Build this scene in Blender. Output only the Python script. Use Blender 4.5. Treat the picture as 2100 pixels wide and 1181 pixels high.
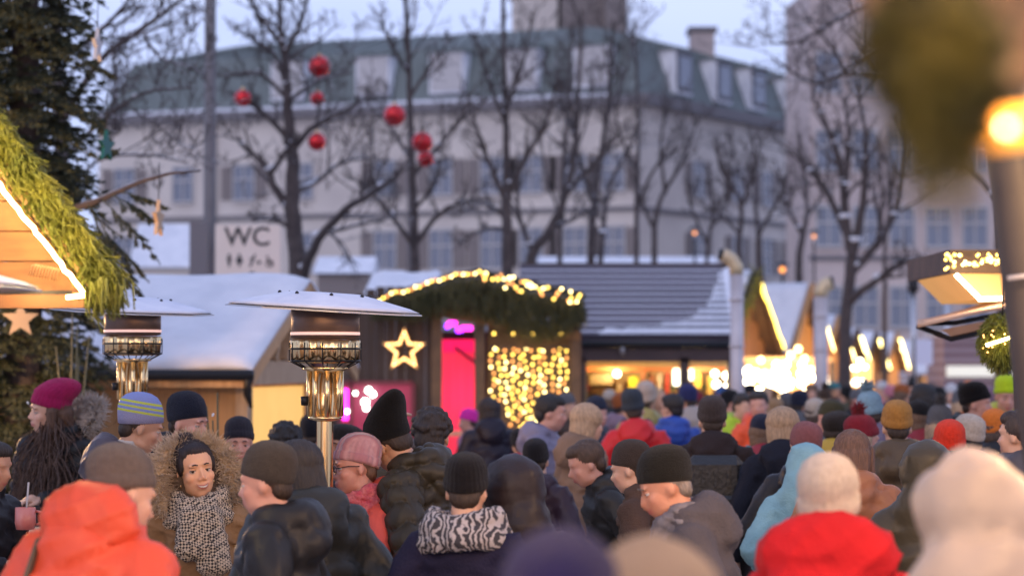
import bpy, bmesh, math, random, time
import numpy as np
from mathutils import Vector, Matrix, Euler

T0 = time.time()
scene = bpy.context.scene
for o in list(bpy.data.objects):
    bpy.data.objects.remove(o)
R = math.radians

# ------------------------------------------------------------------ camera
CAM_H, FPX, HOR = 1.84, 4958.0, 740.0
TILT = math.atan((HOR - 590.5) / FPX)
cam_d = bpy.data.cameras.new('camera')
cam_d.lens = 85.0
cam_d.sensor_width = 36.0
cam_d.clip_start = 0.1
cam_d.clip_end = 1500.0
cam_d.dof.use_dof = True
cam_d.dof.focus_distance = 9.6
cam_d.dof.aperture_fstop = 2.5
cam = bpy.data.objects.new('camera', cam_d)
scene.collection.objects.link(cam)
cam.location = (0, 0, CAM_H)
cam.rotation_euler = (math.pi / 2 + TILT, 0, 0)
scene.camera = cam

# ------------------------------------------------------------------ dusk sky
SUN_EL, SUN_ROT = 3.0, 200.0
world = bpy.data.worlds.new('World')
scene.world = world
world.use_nodes = True
wn, wl = world.node_tree.nodes, world.node_tree.links
wn.clear()
sky = wn.new('ShaderNodeTexSky')
sky.sky_type = 'NISHITA'
sky.sun_disc = False
sky.sun_elevation = R(SUN_EL)
sky.sun_rotation = R(SUN_ROT)
sky.ozone_density = 3.0
sc1 = wn.new('ShaderNodeMix'); sc1.data_type = 'RGBA'
sc1.inputs[0].default_value = 1.0
sc1.blend_type = 'MULTIPLY'
sc1.inputs[7].default_value = (0.12, 0.12, 0.12, 1)
wl.new(sky.outputs[0], sc1.inputs[6])
cl = wn.new('ShaderNodeTexNoise')
tc = wn.new('ShaderNodeTexCoord')
mp = wn.new('ShaderNodeMapping'); mp.inputs['Scale'].default_value = (1, 1, 4)
wl.new(tc.outputs['Generated'], mp.inputs[0]); wl.new(mp.outputs[0], cl.inputs[0])
cl.inputs['Scale'].default_value = 2.6; cl.inputs['Detail'].default_value = 3
cr = wn.new('ShaderNodeValToRGB')
cr.color_ramp.elements[0].position = 0.3; cr.color_ramp.elements[0].color = (0.26, 0.32, 0.55, 1)
cr.color_ramp.elements[1].position = 0.7; cr.color_ramp.elements[1].color = (0.41, 0.46, 0.68, 1)
wl.new(cl.outputs[0], cr.inputs[0])
mx = wn.new('ShaderNodeMix'); mx.data_type = 'RGBA'
mx.inputs[0].default_value = 0.9
wl.new(sc1.outputs[2], mx.inputs[6]); wl.new(cr.outputs[0], mx.inputs[7])
bg = wn.new('ShaderNodeBackground'); bg.inputs[1].default_value = 1.0
wl.new(mx.outputs[2], bg.inputs[0])
wo = wn.new('ShaderNodeOutputWorld'); wl.new(bg.outputs[0], wo.inputs[0])

sd = bpy.data.lights.new('low_sun', 'SUN')
sd.energy = 0.3; sd.angle = R(45); sd.color = (1.0, 0.86, 0.80)
so = bpy.data.objects.new('low_sun', sd); scene.collection.objects.link(so)
so.rotation_euler = (R(62), 0, R(-28))

scene.view_settings.view_transform = 'Standard'
scene.view_settings.look = 'None'
scene.view_settings.exposure = 1.02
scene.view_settings.gamma = 1.0
scene.view_settings.use_curve_mapping = False
scene.cycles.use_denoising = True
scene.cycles.sample_clamp_indirect = 4.0
scene.cycles.sample_clamp_direct = 60.0
scene.cycles.max_bounces = 6
scene.cycles.diffuse_bounces = 3
scene.cycles.glossy_bounces = 3
scene.cycles.transparent_max_bounces = 6
scene.cycles.caustics_reflective = False
scene.cycles.caustics_refractive = False

# ------------------------------------------------------------------ helpers
_ct, _st = math.cos(TILT), math.sin(TILT)
def W(px, py, d):
    """world point at depth d (metres in front of the camera) seen at photo pixel px, py"""
    u = (px - 1050.0) / FPX; v = (590.5 - py) / FPX
    s = d / (_ct - v * _st)
    return Vector((s * u, d, CAM_H + s * (v * _ct + _st)))
def X(px, d): return (px - 1050.0) / FPX * d
def Z(py, d): return W(1050, py, d).z

def srgb(h):
    h = h.lstrip('#')
    out = []
    for i in (0, 2, 4):
        c = int(h[i:i+2], 16) / 255
        out.append(c / 12.92 if c <= 0.04045 else ((c + 0.055) / 1.055) ** 2.4)
    return tuple(out) + (1.0,)
def col(c):
    if isinstance(c, str): return srgb(c)
    return tuple(c)[:3] + (1.0,)

_mats = {}
def mat(name, c, rough=0.8, metal=0.0, c2=None, vs=8.0, bump=0.0, bs=60.0, emit=None, es=0.0, snow=None, wave=None,
        sss=0.0, sheen=0.0, stretch=None, coat=0.0, obj_rand=0.0, spec=0.5):
    key = (name, str(c), rough, metal, str(c2), vs, bump, bs, str(emit), es, str(snow), str(wave), sss, sheen, str(stretch), obj_rand)
    if key in _mats: return _mats[key]
    m = bpy.data.materials.new(name); m.use_nodes = True
    nt = m.node_tree; n, l = nt.nodes, nt.links
    b = n['Principled BSDF']
    b.inputs['Base Color'].default_value = col(c)
    b.inputs['Roughness'].default_value = rough
    b.inputs['Metallic'].default_value = metal
    b.inputs['Specular IOR Level'].default_value = spec
    if coat: b.inputs['Coat Weight'].default_value = coat
    if sss:
        b.inputs['Subsurface Weight'].default_value = sss
        b.inputs['Subsurface Radius'].default_value = (0.012, 0.004, 0.002)
        b.inputs['Subsurface Scale'].default_value = 1.0
    if sheen: b.inputs['Sheen Weight'].default_value = sheen
    tcn = n.new('ShaderNodeTexCoord'); src = tcn.outputs['Object']
    if stretch:
        mpn = n.new('ShaderNodeMapping'); mpn.inputs['Scale'].default_value = stretch
        l.new(src, mpn.inputs[0]); src = mpn.outputs[0]
    colour = None
    if c2 is not None:
        no = n.new('ShaderNodeTexNoise'); no.inputs['Scale'].default_value = vs
        no.inputs['Detail'].default_value = 6; l.new(src, no.inputs[0])
        rp = n.new('ShaderNodeValToRGB')
        rp.color_ramp.elements[0].position = 0.35; rp.color_ramp.elements[0].color = col(c)
        rp.color_ramp.elements[1].position = 0.68; rp.color_ramp.elements[1].color = col(c2)
        l.new(no.outputs[0], rp.inputs[0]); colour = rp.outputs[0]
    if obj_rand:
        oi = n.new('ShaderNodeObjectInfo'); hs = n.new('ShaderNodeHueSaturation')
        ma = n.new('ShaderNodeMapRange'); ma.inputs[3].default_value = 1 - obj_rand; ma.inputs[4].default_value = 1 + obj_rand
        l.new(oi.outputs['Random'], ma.inputs[0]); l.new(ma.outputs[0], hs.inputs['Value'])
        if colour is None: hs.inputs['Color'].default_value = col(c)
        else: l.new(colour, hs.inputs['Color'])
        colour = hs.outputs[0]
    hsrc = None
    if wave is not None:      # (scale, axis, strength, colour or None)
        wv = n.new('ShaderNodeTexWave'); wv.inputs['Scale'].default_value = wave[0]
        wv.bands_direction = wave[1]; wv.inputs['Distortion'].default_value = wave[4] if len(wave) > 4 else 1.0
        wv.inputs['Detail'].default_value = 2
        l.new(src, wv.inputs[0]); hsrc = wv.outputs['Fac'] if 'Fac' in wv.outputs else wv.outputs[1]
        if wave[3] is not None:
            mw = n.new('ShaderNodeMix'); mw.data_type = 'RGBA'
            l.new(hsrc, mw.inputs[0])
            if colour is None: mw.inputs[6].default_value = col(c)
            else: l.new(colour, mw.inputs[6])
            mw.inputs[7].default_value = col(wave[3]); colour = mw.outputs[2]
        bw = n.new('ShaderNodeBump'); bw.inputs['Strength'].default_value = wave[2]; bw.inputs['Distance'].default_value = 0.01
        l.new(hsrc, bw.inputs['Height']); l.new(bw.outputs[0], b.inputs['Normal'])
    if snow is not None:      # (threshold, softness) snow lying on upward faces
        ge = n.new('ShaderNodeNewGeometry'); sp = n.new('ShaderNodeSeparateXYZ')
        l.new(ge.outputs['Normal'], sp.inputs[0])
        ns = n.new('ShaderNodeTexNoise'); ns.inputs['Scale'].default_value = snow[2] if len(snow) > 2 else 1.3
        ns.inputs['Detail'].default_value = 3
        l.new(ge.outputs['Position'], ns.inputs[0])
        ad = n.new('ShaderNodeMath'); ad.operation = 'ADD'; l.new(sp.outputs[2], ad.inputs[0]); l.new(ns.outputs[0], ad.inputs[1])
        mr = n.new('ShaderNodeMapRange'); mr.inputs[1].default_value = snow[0]; mr.inputs[2].default_value = snow[0] + snow[1]
        l.new(ad.outputs[0], mr.inputs[0])
        ms = n.new('ShaderNodeMix'); ms.data_type = 'RGBA'; l.new(mr.outputs[0], ms.inputs[0])
        if colour is None: ms.inputs[6].default_value = col(c)
        else: l.new(colour, ms.inputs[6])
        ms.inputs[7].default_value = (0.78, 0.78, 0.8, 1); colour = ms.outputs[2]
    if colour is not None: l.new(colour, b.inputs['Base Color'])
    if bump and wave is None:
        nb = n.new('ShaderNodeTexNoise'); nb.inputs['Scale'].default_value = bs; nb.inputs['Detail'].default_value = 4
        l.new(src, nb.inputs[0])
        bm = n.new('ShaderNodeBump'); bm.inputs['Strength'].default_value = bump; bm.inputs['Distance'].default_value = 0.02
        l.new(nb.outputs[0], bm.inputs['Height']); l.new(bm.outputs[0], b.inputs['Normal'])
    if emit is not None:
        b.inputs['Emission Color'].default_value = col(emit)
        b.inputs['Emission Strength'].default_value = es
    _mats[key] = m
    return m

def setp(o, label=None, cat=None, group=None, kind=None):
    if label: o['label'] = label
    if cat: o['category'] = cat
    if group: o['group'] = group
    if kind: o['kind'] = kind
    return o
def empty(name, loc, label, cat, group=None, rz=0.0):
    o = bpy.data.objects.new(name, None); scene.collection.objects.link(o)
    o.location = loc; o.rotation_euler = (0, 0, rz); o.empty_display_size = 0.1
    return setp(o, label, cat, group)
def link(name, me, m=None, parent=None, loc=(0, 0, 0), rot=(0, 0, 0), scl=(1, 1, 1), kind=None):
    o = bpy.data.objects.new(name, me); scene.collection.objects.link(o)
    if m is not None and len(me.materials) == 0:
        for q in (m if isinstance(m, (list, tuple)) else [m]): me.materials.append(q)
    elif m is not None and me.materials[0] is not m:
        o.material_slots[0].link = 'OBJECT'; o.material_slots[0].material = m
    o.location = loc; o.rotation_euler = rot; o.scale = scl
    if parent is not None: o.parent = parent
    if kind: o['kind'] = kind
    return o

def mesh_np(name, V, F, smooth=False):
    me = bpy.data.meshes.new(name)
    V = np.asarray(V, dtype=np.float32)
    me.vertices.add(len(V)); me.vertices.foreach_set('co', V.ravel())
    F = np.asarray(F, dtype=np.int32)
    k = F.shape[1]
    me.loops.add(F.size); me.loops.foreach_set('vertex_index', F.ravel())
    me.polygons.add(len(F))
    me.polygons.foreach_set('loop_start', np.arange(0, F.size, k, dtype=np.int32))
    me.polygons.foreach_set('loop_total', np.full(len(F), k, dtype=np.int32))
    me.update(calc_edges=True); me.validate()
    if smooth: me.polygons.foreach_set('use_smooth', np.ones(len(me.polygons), dtype=bool))
    return me

class G:
    """collects boxes, bars, tubes, lathes, prisms into one mesh (local coordinates)"""
    def __init__(s): s.v = []; s.f = []; s.sm = []
    def add(s, v, f, smooth=False):
        o = len(s.v); s.v += [tuple(p) for p in v]; s.f += [tuple(i + o for i in q) for q in f]; s.sm += [smooth] * len(f)
        return s
    def box(s, lo, hi, M=None, bev=0.0):
        x0, y0, z0 = lo; x1, y1, z1 = hi
        if bev:
            b = bev; v = []; 
            bm = bmesh.new(); bmesh.ops.create_cube(bm, size=1)
            for q in bm.verts: q.co = Vector(((x0 + x1) / 2 + q.co.x * (x1 - x0), (y0 + y1) / 2 + q.co.y * (y1 - y0), (z0 + z1) / 2 + q.co.z * (z1 - z0)))
            bmesh.ops.bevel(bm, geom=bm.edges[:] + bm.verts[:], offset=b, segments=1, affect='EDGES')
            v = [q.co.copy() for q in bm.verts]; f = [[q.index for q in p.verts] for p in bm.faces]; bm.free()
        else:
            v = [Vector(p) for p in ((x0,y0,z0),(x1,y0,z0),(x1,y1,z0),(x0,y1,z0),(x0,y0,z1),(x1,y0,z1),(x1,y1,z1),(x0,y1,z1))]
            f = [(0,3,2,1),(4,5,6,7),(0,1,5,4),(1,2,6,5),(2,3,7,6),(3,0,4,7)]
        if M is not None: v = [M @ p for p in v]
        return s.add(v, f)
    def beam(s, p0, p1, w, h, up=(0, 0, 1)):
        p0, p1 = Vector(p0), Vector(p1); d = (p1 - p0); L = d.length; d.normalize()
        upv = Vector(up)
        if abs(d.dot(upv)) > 0.98: upv = Vector((0, 1, 0))
        sd_ = d.cross(upv).normalized(); u2 = sd_.cross(d)
        M = Matrix((sd_, d, u2)).transposed().to_4x4(); M.translation = p0
        return s.box((-w/2, 0, -h/2), (w/2, L, h/2), M)
    def tube(s, pts, r, n=8, cap=True, sy=1.0):
        pts = [Vector(p) for p in pts]; m = len(pts)
        rr = r if isinstance(r, (list, tuple)) else [r] * m
        v = []; f = []; up = None
        for i, p in enumerate(pts):
            t = (pts[min(i+1, m-1)] - pts[max(i-1, 0)]).normalized()
            if up is None:
                a = Vector((0, 0, 1)) if abs(t.z) < 0.9 else Vector((1, 0, 0))
                up = (a - t * a.dot(t)).normalized()
            else: up = (up - t * up.dot(t)).normalized()
            sd_ = t.cross(up)
            for k in range(n):
                a = 2 * math.pi * k / n
                v.append(p + (up * math.cos(a) + sd_ * math.sin(a) * sy) * rr[i])
        for i in range(m - 1):
            for k in range(n):
                a, b = i * n + k, i * n + (k + 1) % n
                f.append((a, b, b + n, a + n))
        if cap: f.append(tuple(reversed(range(n)))); f.append(tuple((m - 1) * n + k for k in range(n)))
        return s.add(v, f, True)
    def lathe(s, prof, n=24, c=(0, 0, 0), sx=1, sy=1, M=None):
        v = []; f = []; m = len(prof)
        for r, z in prof:
            for k in range(n):
                a = 2 * math.pi * k / n
                p = Vector((c[0] + r * math.cos(a) * sx, c[1] + r * math.sin(a) * sy, c[2] + z))
                v.append(M @ p if M is not None else p)
        for i in range(m - 1):
            for k in range(n):
                a, b = i * n + k, i * n + (k + 1) % n
                f.append((a, b, b + n, a + n))
        return s.add(v, f, True)
    def prism(s, poly, y0, y1, M=None):
        """poly in x,z extruded from y0 to y1"""
        n = len(poly); v = [Vector((x, y0, z)) for x, z in poly] + [Vector((x, y1, z)) for x, z in poly]
        f = [tuple(range(n)), tuple(reversed(range(n, 2 * n)))] + [(i, i + n, (i + 1) % n + n, (i + 1) % n) for i in range(n)]
        if M is not None: v = [M @ p for p in v]
        return s.add(v, f)
    def mesh(s, name):
        me = bpy.data.meshes.new(name); me.from_pydata(s.v, [], s.f)
        me.polygons.foreach_set('use_smooth', s.sm); me.update()
        bm = bmesh.new(); bm.from_mesh(me); bmesh.ops.recalc_face_normals(bm, faces=bm.faces[:]); bm.to_mesh(me); bm.free()
        return me
    def put(s, name, m, parent=None, kind=None, **kw):
        return link(name, s.mesh(name), m, parent, kind=kind, **kw)

def ico(sub):
    bm = bmesh.new(); bmesh.ops.create_icosphere(bm, subdivisions=sub, radius=1)
    v = np.array([q.co[:] for q in bm.verts]); f = np.array([[a.index for a in p.verts] for p in bm.faces]); bm.free()
    return v, f
ICO1, ICO2, ICO3 = ico(1), ico(2), ico(3)
def sphere_mesh(name, r, sub=2, sc=(1, 1, 1)):
    v, f = {1: ICO1, 2: ICO2, 3: ICO3}[sub]
    return mesh_np(name, v * r * np.array(sc), f, True)

# unit plank shared by every boarded wall: x width 1, y thickness 1, z length 1, bevelled
def unit_plank():
    g = G(); g.box((-.5, -.5, 0), (.5, .5, 1), bev=0.04); return g.mesh('plank')
PLANK = unit_plank()

def cone_needles(segs, rad, n_per, length, width, rng):
    """needle triangles around segments (N,2,3); returns V,F"""
    segs = np.asarray(segs); N = len(segs)
    a, b = segs[:, 0], segs[:, 1]
    d = b - a; L = np.linalg.norm(d, axis=1, keepdims=True); d = d / np.maximum(L, 1e-6)
    ref = np.tile(np.array([0.31, 0.2, 0.93]), (N, 1)); s1 = np.cross(d, ref); s1 /= np.linalg.norm(s1, axis=1, keepdims=True); s2 = np.cross(d, s1)
    t = rng.random((N, n_per, 1)); ang = rng.random((N, n_per, 1)) * 2 * np.pi
    base = a[:, None] + d[:, None] * L[:, None] * t
    out = s1[:, None] * np.cos(ang) + s2[:, None] * np.sin(ang)
    ln = length * (0.7 + 0.6 * rng.random((N, n_per, 1)))
    tip = base + out * ln * 0.75 + d[:, None] * ln * 0.75
    wv = np.cross(out, d[:, None]) * width * 0.5
    p0 = base - wv; p1 = base + wv
    V = np.stack([p0, p1, tip], 2).reshape(-1, 3)
    F = np.arange(len(V)).reshape(-1, 3)
    return V, F
def seg_tubes(segs, r):
    """3-sided tapered sticks"""
    segs = np.asarray(segs); N = len(segs); a, b = segs[:, 0], segs[:, 1]
    d = b - a; d = d / np.maximum(np.linalg.norm(d, axis=1, keepdims=True), 1e-6)
    ref = np.tile(np.array([0.31, 0.2, 0.93]), (N, 1)); s1 = np.cross(d, ref); s1 /= np.linalg.norm(s1, axis=1, keepdims=True); s2 = np.cross(d, s1)
    V = []
    for base, k in ((a, 1.0), (b, 0.45)):
        for q in range(3):
            an = 2 * np.pi * q / 3
            V.append(base + (s1 * np.cos(an) + s2 * np.sin(an)) * r * k)
    V = np.stack(V, 1).reshape(-1, 3); o = (np.arange(N) * 6)[:, None]
    F = np.concatenate([o + np.array([q, (q + 1) % 3, (q + 1) % 3 + 3]) for q in range(3)] + [o + np.array([q, (q + 1) % 3 + 3, q + 3]) for q in range(3)])
    return V, F
def cat_np(parts):
    V = []; F = []; o = 0
    for v, f in parts:
        V.append(v); F.append(f + o); o += len(v)
    return np.concatenate(V), np.concatenate(F)
def fir_mesh(name, segs, rng, stem=0.004, n=26, length=0.022, width=0.0035):
    return mesh_np(name, *cat_np([seg_tubes(segs, stem), cone_needles(segs, 0, n, length, width, rng)]))

def fir_branch_segs(p0, p1, rng, side=0.35, droop=0.15, n=9, sub=3):
    """a conifer branch from p0 to p1 with side twigs in a flat spray; returns list of segments"""
    p0, p1 = np.array(p0, float), np.array(p1, float); d = p1 - p0; L = np.linalg.norm(d); d = d / L
    lat = np.cross(d, [0, 0, 1]); 
    if np.linalg.norm(lat) < .1: lat = np.array([1., 0, 0])
    lat /= np.linalg.norm(lat); out = []
    prev = p0
    for i in range(1, n + 1):
        t = i / n; q = p0 + d * L * t + np.array([0, 0, -droop * L * t * t]) + rng.normal(0, .01 * L, 3)
        out.append((prev, q))
        for s in (-1, 1):
            l2 = side * L * (1.05 - t) * (.8 + .4 * rng.random())
            if l2 < .02: continue
            e = q + (d * .65 + lat * s * .8 + rng.normal(0, .12, 3)) * l2 + np.array([0, 0, -.25 * l2])
            out.append((q, e))
            for k in range(sub):
                tt = (k + 1) / (sub + 1); m = q + (e - q) * tt; l3 = l2 * .4 * (1.1 - tt)
                for s3 in (-1, 1):
                    out.append((m, m + (d * .8 + lat * s3 * .5 + rng.normal(0, .15, 3)) * l3 + np.array([0, 0, -.2 * l3])))
        prev = q
    return out
# ================================================================== SETTING
M_SNOW = mat('snow', (0.60, 0.61, 0.66), 0.7, c2=(0.72, 0.72, 0.76), vs=3, bump=0.35, bs=9)
M_GROUND = mat('trodden_snow', (0.30, 0.28, 0.26), 0.8, c2=(0.50, 0.49, 0.50), vs=2.5, bump=0.4, bs=14)
M_WOOD = mat('spruce_boards', (0.50, 0.29, 0.13), 0.65, c2=(0.38, 0.20, 0.085), vs=4, stretch=(9, 9, .8), bump=0.15, bs=30, obj_rand=0.16)
M_WOODP = mat('pale_timber', (0.48, 0.33, 0.20), 0.65, c2=(0.36, 0.23, 0.13), vs=5, stretch=(8, 8, 1), bump=0.15, bs=30, obj_rand=0.1)
M_DARKW = mat('old_dark_boards', (0.085, 0.05, 0.032), 0.75, c2=(0.045, 0.028, 0.022), vs=4, stretch=(9, 9, .8), bump=0.3, bs=30, obj_rand=0.3)
M_DARKB = mat('dark_beam', (0.05, 0.032, 0.026), 0.7, c2=(0.09, 0.055, 0.04), vs=6, bump=0.2)
M_BARK = mat('bark', (0.050, 0.038, 0.037), 0.9, c2=(0.085, 0.066, 0.062), vs=9, bump=0.4, bs=30, snow=(1.32, 0.12, 1.8))
M_SPRUCE = mat('spruce_needles', (0.030, 0.040, 0.022), 0.7, c2=(0.055, 0.062, 0.03), vs=3, snow=(1.45, 0.12, 2.0))
M_FIR = mat('cut_fir', (0.10, 0.125, 0.018), 0.55, c2=(0.20, 0.20, 0.03), vs=9)
M_FIRD = mat('old_fir', (0.050, 0.055, 0.022), 0.65, c2=(0.10, 0.095, 0.04), vs=4)
M_STEEL = mat('warm_tinted_steel', (0.88, 0.62, 0.31), 0.22, 1.0)  # gold of reflected lamps put into the steel colour
M_STEELM = mat('brushed_steel', (0.52, 0.50, 0.50), 0.36, 1.0)
M_BLACK = mat('black_metal', (0.02, 0.02, 0.022), 0.45, 0.6)
M_ROOFG = mat('patina_roof', (0.125, 0.145, 0.138), 0.75, c2=(0.15, 0.172, 0.165), vs=.7, bump=.2, bs=3)
M_WALLB = mat('plaster', (0.62, 0.55, 0.49), 0.9, c2=(0.50, 0.44, 0.40), vs=.35, bump=.1)
M_WALLP = mat('pink_plaster', (0.56, 0.46, 0.42), 0.9, c2=(0.44, 0.36, 0.34), vs=.3)
M_GLASSW = mat('window_glass', (0.15, 0.16, 0.20), 0.15, 0.0, spec=1.0)
M_SHUT = mat('shutter_paint', (0.21, 0.175, 0.165), 0.7)
M_FRAME = mat('window_frame', (0.46, 0.43, 0.42), 0.6)
M_CORN = mat('cornice_stone', (0.16, 0.145, 0.15), 0.8, snow=(1.2, .15, .6))
M_BULB = mat('fairy_bulb', (1, .8, .3), 0.3, emit=(1.0, 0.62, 0.09), es=3.4)
M_BULBW = mat('fairy_bulb_bright', (1, .9, .6), 0.3, emit=(1.0, 0.76, 0.26), es=5.2)
M_BULBD = mat('fairy_bulb_dim', (1, .6, .3), 0.3, emit=(1.0, 0.36, 0.07), es=1.7)
M_LED = mat('led_strip', (1, .9, .6), 0.3, emit=(1.0, 0.74, 0.28), es=22)
M_CORD = mat('cable', (0.02, 0.02, 0.02), 0.6)

# ground
g = G(); g.box((-300, -30, -0.3), (300, 420, 0)); setp(g.put('ground', M_GROUND), kind='structure')

# ---- big town house behind the trees
A = Vector((X(1310, 118), 118, 0)); B = Vector((X(200, 129), 129, 0)); Cc = Vector((X(1700, 138), 138, 0))
ZC = Z(214, 118)
bd = empty('town_house', A, 'large pale town house with green mansard roof behind the bare trees', 'building')
def wallq(name, p, q, z0, z1, th, m, parent, o, back=(0, 1, 0)):
    p, q = p - o, q - o; d = (q - p).normalized(); nrm = Vector((d.y, -d.x, 0))
    if nrm.y > 0: nrm = -nrm
    gg = G(); v = [p, q, q - nrm * th, p - nrm * th]
    v = [Vector((a.x, a.y, z0)) for a in v] + [Vector((a.x, a.y, z1)) for a in v]
    gg.add(v, [(0, 1, 2, 3), (7, 6, 5, 4), (0, 4, 5, 1), (1, 5, 6, 2), (2, 6, 7, 3), (3, 7, 4, 0)])
    return gg.put(name, m, parent), d, nrm
_, dl, nl = wallq('wall', A, B, 0, ZC, 1, M_WALLB, bd, A)
_, dr, nr = wallq('wall', A, Cc, 0, ZC, 1, M_WALLB, bd, A)
win_pane = G().box((-.5, .02, 0), (.5, .05, 1)).mesh('pane')
gw = G(); t = .07
gw.box((-.5 - t, -.05, -t), (-.5, .1, 1 + t)); gw.box((.5, -.05, -t), (.5 + t, .1, 1 + t)); gw.box((-.5, -.05, 1), (.5, .1, 1 + t)); gw.box((-.56, -.12, -t), (.56, .1, 0))
gw.box((-.03, -.04, 0), (.03, .02, 1)); gw.box((-.5, -.035, .58), (.5, .02, .63)); win_frame = gw.mesh('window')
gs = G(); gs.box((-.5, -.03, 0), (.5, 0, 1)); 
for k in range(9): gs.box((-.42, -.05, .06 + k * .1), (.42, -.03, .11 + k * .1))
shut_me = gs.mesh('shutter')
def window(parent, o, pos, d, nrm, w, h, shutters=True, lit=None):
    ang = math.atan2(d.y, d.x) if d.x > 0 else math.atan2(-d.y, -d.x)
    f = link('window', win_frame, M_FRAME, parent, pos - o + nrm * .06, (0, 0, ang), (w, 1, h))
    link('pane', win_pane, M_GLASSW if lit is None else lit, f)
    if shutters:
        for s in (-1, 1):
            link('shutter', shut_me, M_SHUT, parent, pos - o + nrm * .05 + Vector((math.cos(ang), math.sin(ang), 0)) * s * (w * .5 + w * .30 + .1), (0, 0, ang), (w * .55, 1, h))
def at_px(P, d, px):
    """distance along the wall from P in direction d where the photo column px falls"""
    k = (px - 1050) / FPX
    return (k * P.y - P.x) / (d.x - k * d.y)
for rz0, hh in ((ZC - 4.15, 1.75), (ZC - 7.9, 1.9), (ZC - 11.7, 2.0)):
    for i, px in enumerate((255, 375, 500, 620, 790, 905, 1010, 1090, 1180, 1258)):
        t = at_px(A, dl, px); window(bd, A, A + dl * t + Vector((0, 0, rz0)), dl, nl, 1.15, hh, shutters=(i % 2 == 0 or px > 700))
    for px in (1432, 1512, 1572, 1625, 1668):
        t = at_px(A, dr, px); window(bd, A, A + dr * t + Vector((0, 0, rz0)), dr, nr, 1.25, hh)
# cornice, eaves, roof
def ledge(p, q, nrm, z, out, h, m, name, parent, o):
    gg = G(); a, b = p - o, q - o; e = nrm * out
    v = [a - nrm * .3, b - nrm * .3, b + e, a + e]
    v = [Vector((k.x, k.y, z)) for k in v] + [Vector((k.x, k.y, z + h)) for k in v]
    gg.add(v, [(0, 3, 2, 1), (4, 5, 6, 7), (0, 1, 5, 4), (1, 2, 6, 5), (2, 3, 7, 6), (3, 0, 4, 7)])
    return gg.put(name, m, parent)
ledge(A, B, nl, ZC - 5.2, .14, .22, M_CORN, 'string_course', bd, A); ledge(A, Cc, nr, ZC - 5.196, .14, .22, M_CORN, 'string_course', bd, A)
for px_ in (440, 840): t = at_px(A, dl, px_); p_ = A + dl * t - A + nl * .12; G().tube([(p_.x, p_.y, 0), (p_.x, p_.y, ZC)], .09, 8).put('downpipe', M_CORN, bd)
ledge(A + nr * .0, B, nl, ZC + .002, .55, .42, M_CORN, 'cornice', bd, A)
ledge(A, Cc, nr, ZC + .004, .55, .55, M_CORN, 'cornice', bd, A)
ledge(A + dl * 1.5, B, nl, ZC + .43, .45, .16, M_SNOW, 'snow_ledge', bd, A)
ZR = Z(52, 123)
def slope(P, Q, nrm, inset, z0, z1, name, m, trimP=0, trimQ=0, d=None):
    p0, q0 = P - A, Q - A; gg = G(); th = Vector((0, 0, .3))
    dd = (Q - P).normalized()
    a = Vector((p0.x, p0.y, z0)); b = Vector((q0.x, q0.y, z0)); c = b - nrm * inset - dd * trimQ; e = a - nrm * inset + dd * trimP
    c.z = z1; e.z = z1
    gg.add([a, b, c, e, a - nrm * .4, b - nrm * .4, c - nrm * .4, e - nrm * .4], [(0, 1, 2, 3), (7, 6, 5, 4), (0, 4, 5, 1), (1, 5, 6, 2), (2, 6, 7, 3), (3, 7, 4, 0)])
    return gg.put(name, m, bd), a, b, c, e
kx = math.tan(math.acos(max(-1, min(1, dl.dot(-dr)))) / 2)
ZM, IM = ZC + 3.35, 1.0
slope(A, B, nl, IM, ZC + .5, ZM, 'roof', M_ROOFG, IM * kx, 1.6)
slope(A, Cc, nr, IM, ZC + .55, ZM, 'roof', M_ROOFG, IM * kx, .2)
slope(A + dl * (IM * kx) - nl * IM, B - dl * 1.6 - nl * IM, nl, 3.6, ZM + .003, ZR, 'roof', M_ROOFG, 3.6 * kx * .98, 4.5)
slope(A + dr * (IM * kx) - nr * IM, Cc - dr * .2 - nr * IM, nr, 3.6, ZM + .006, ZR, 'roof', M_ROOFG, 3.6 * kx * .98, .8)
# standing seams on the mansard
for P, Q, nrm, dd, tp, tq in ((A, B, nl, dl, 4.5 * kx, 5.5), (A, Cc, nr, dr, 4.5 * kx, 1.0)):
    P = P + dd * (IM * kx) - nrm * IM; Q = Q - dd * (1.6 if tq > 3 else .2) - nrm * IM; tp = 3.6 * kx; tq = 4.5 if tq > 3 else .8
    L = (Q - P).length; n = int(L / 1.1)
    for i in range(1, n):
        s = i / n; a = P - A + dd * (L * s) + nrm * .03; b = P - A + dd * (tp + (L - tp - tq) * s) - nrm * (3.6 - .03)
        a.z = ZM + .04; b.z = ZR + .03
        G().beam(a, b, .07, .06).put('roof_seam', M_ROOFG, bd)
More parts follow.
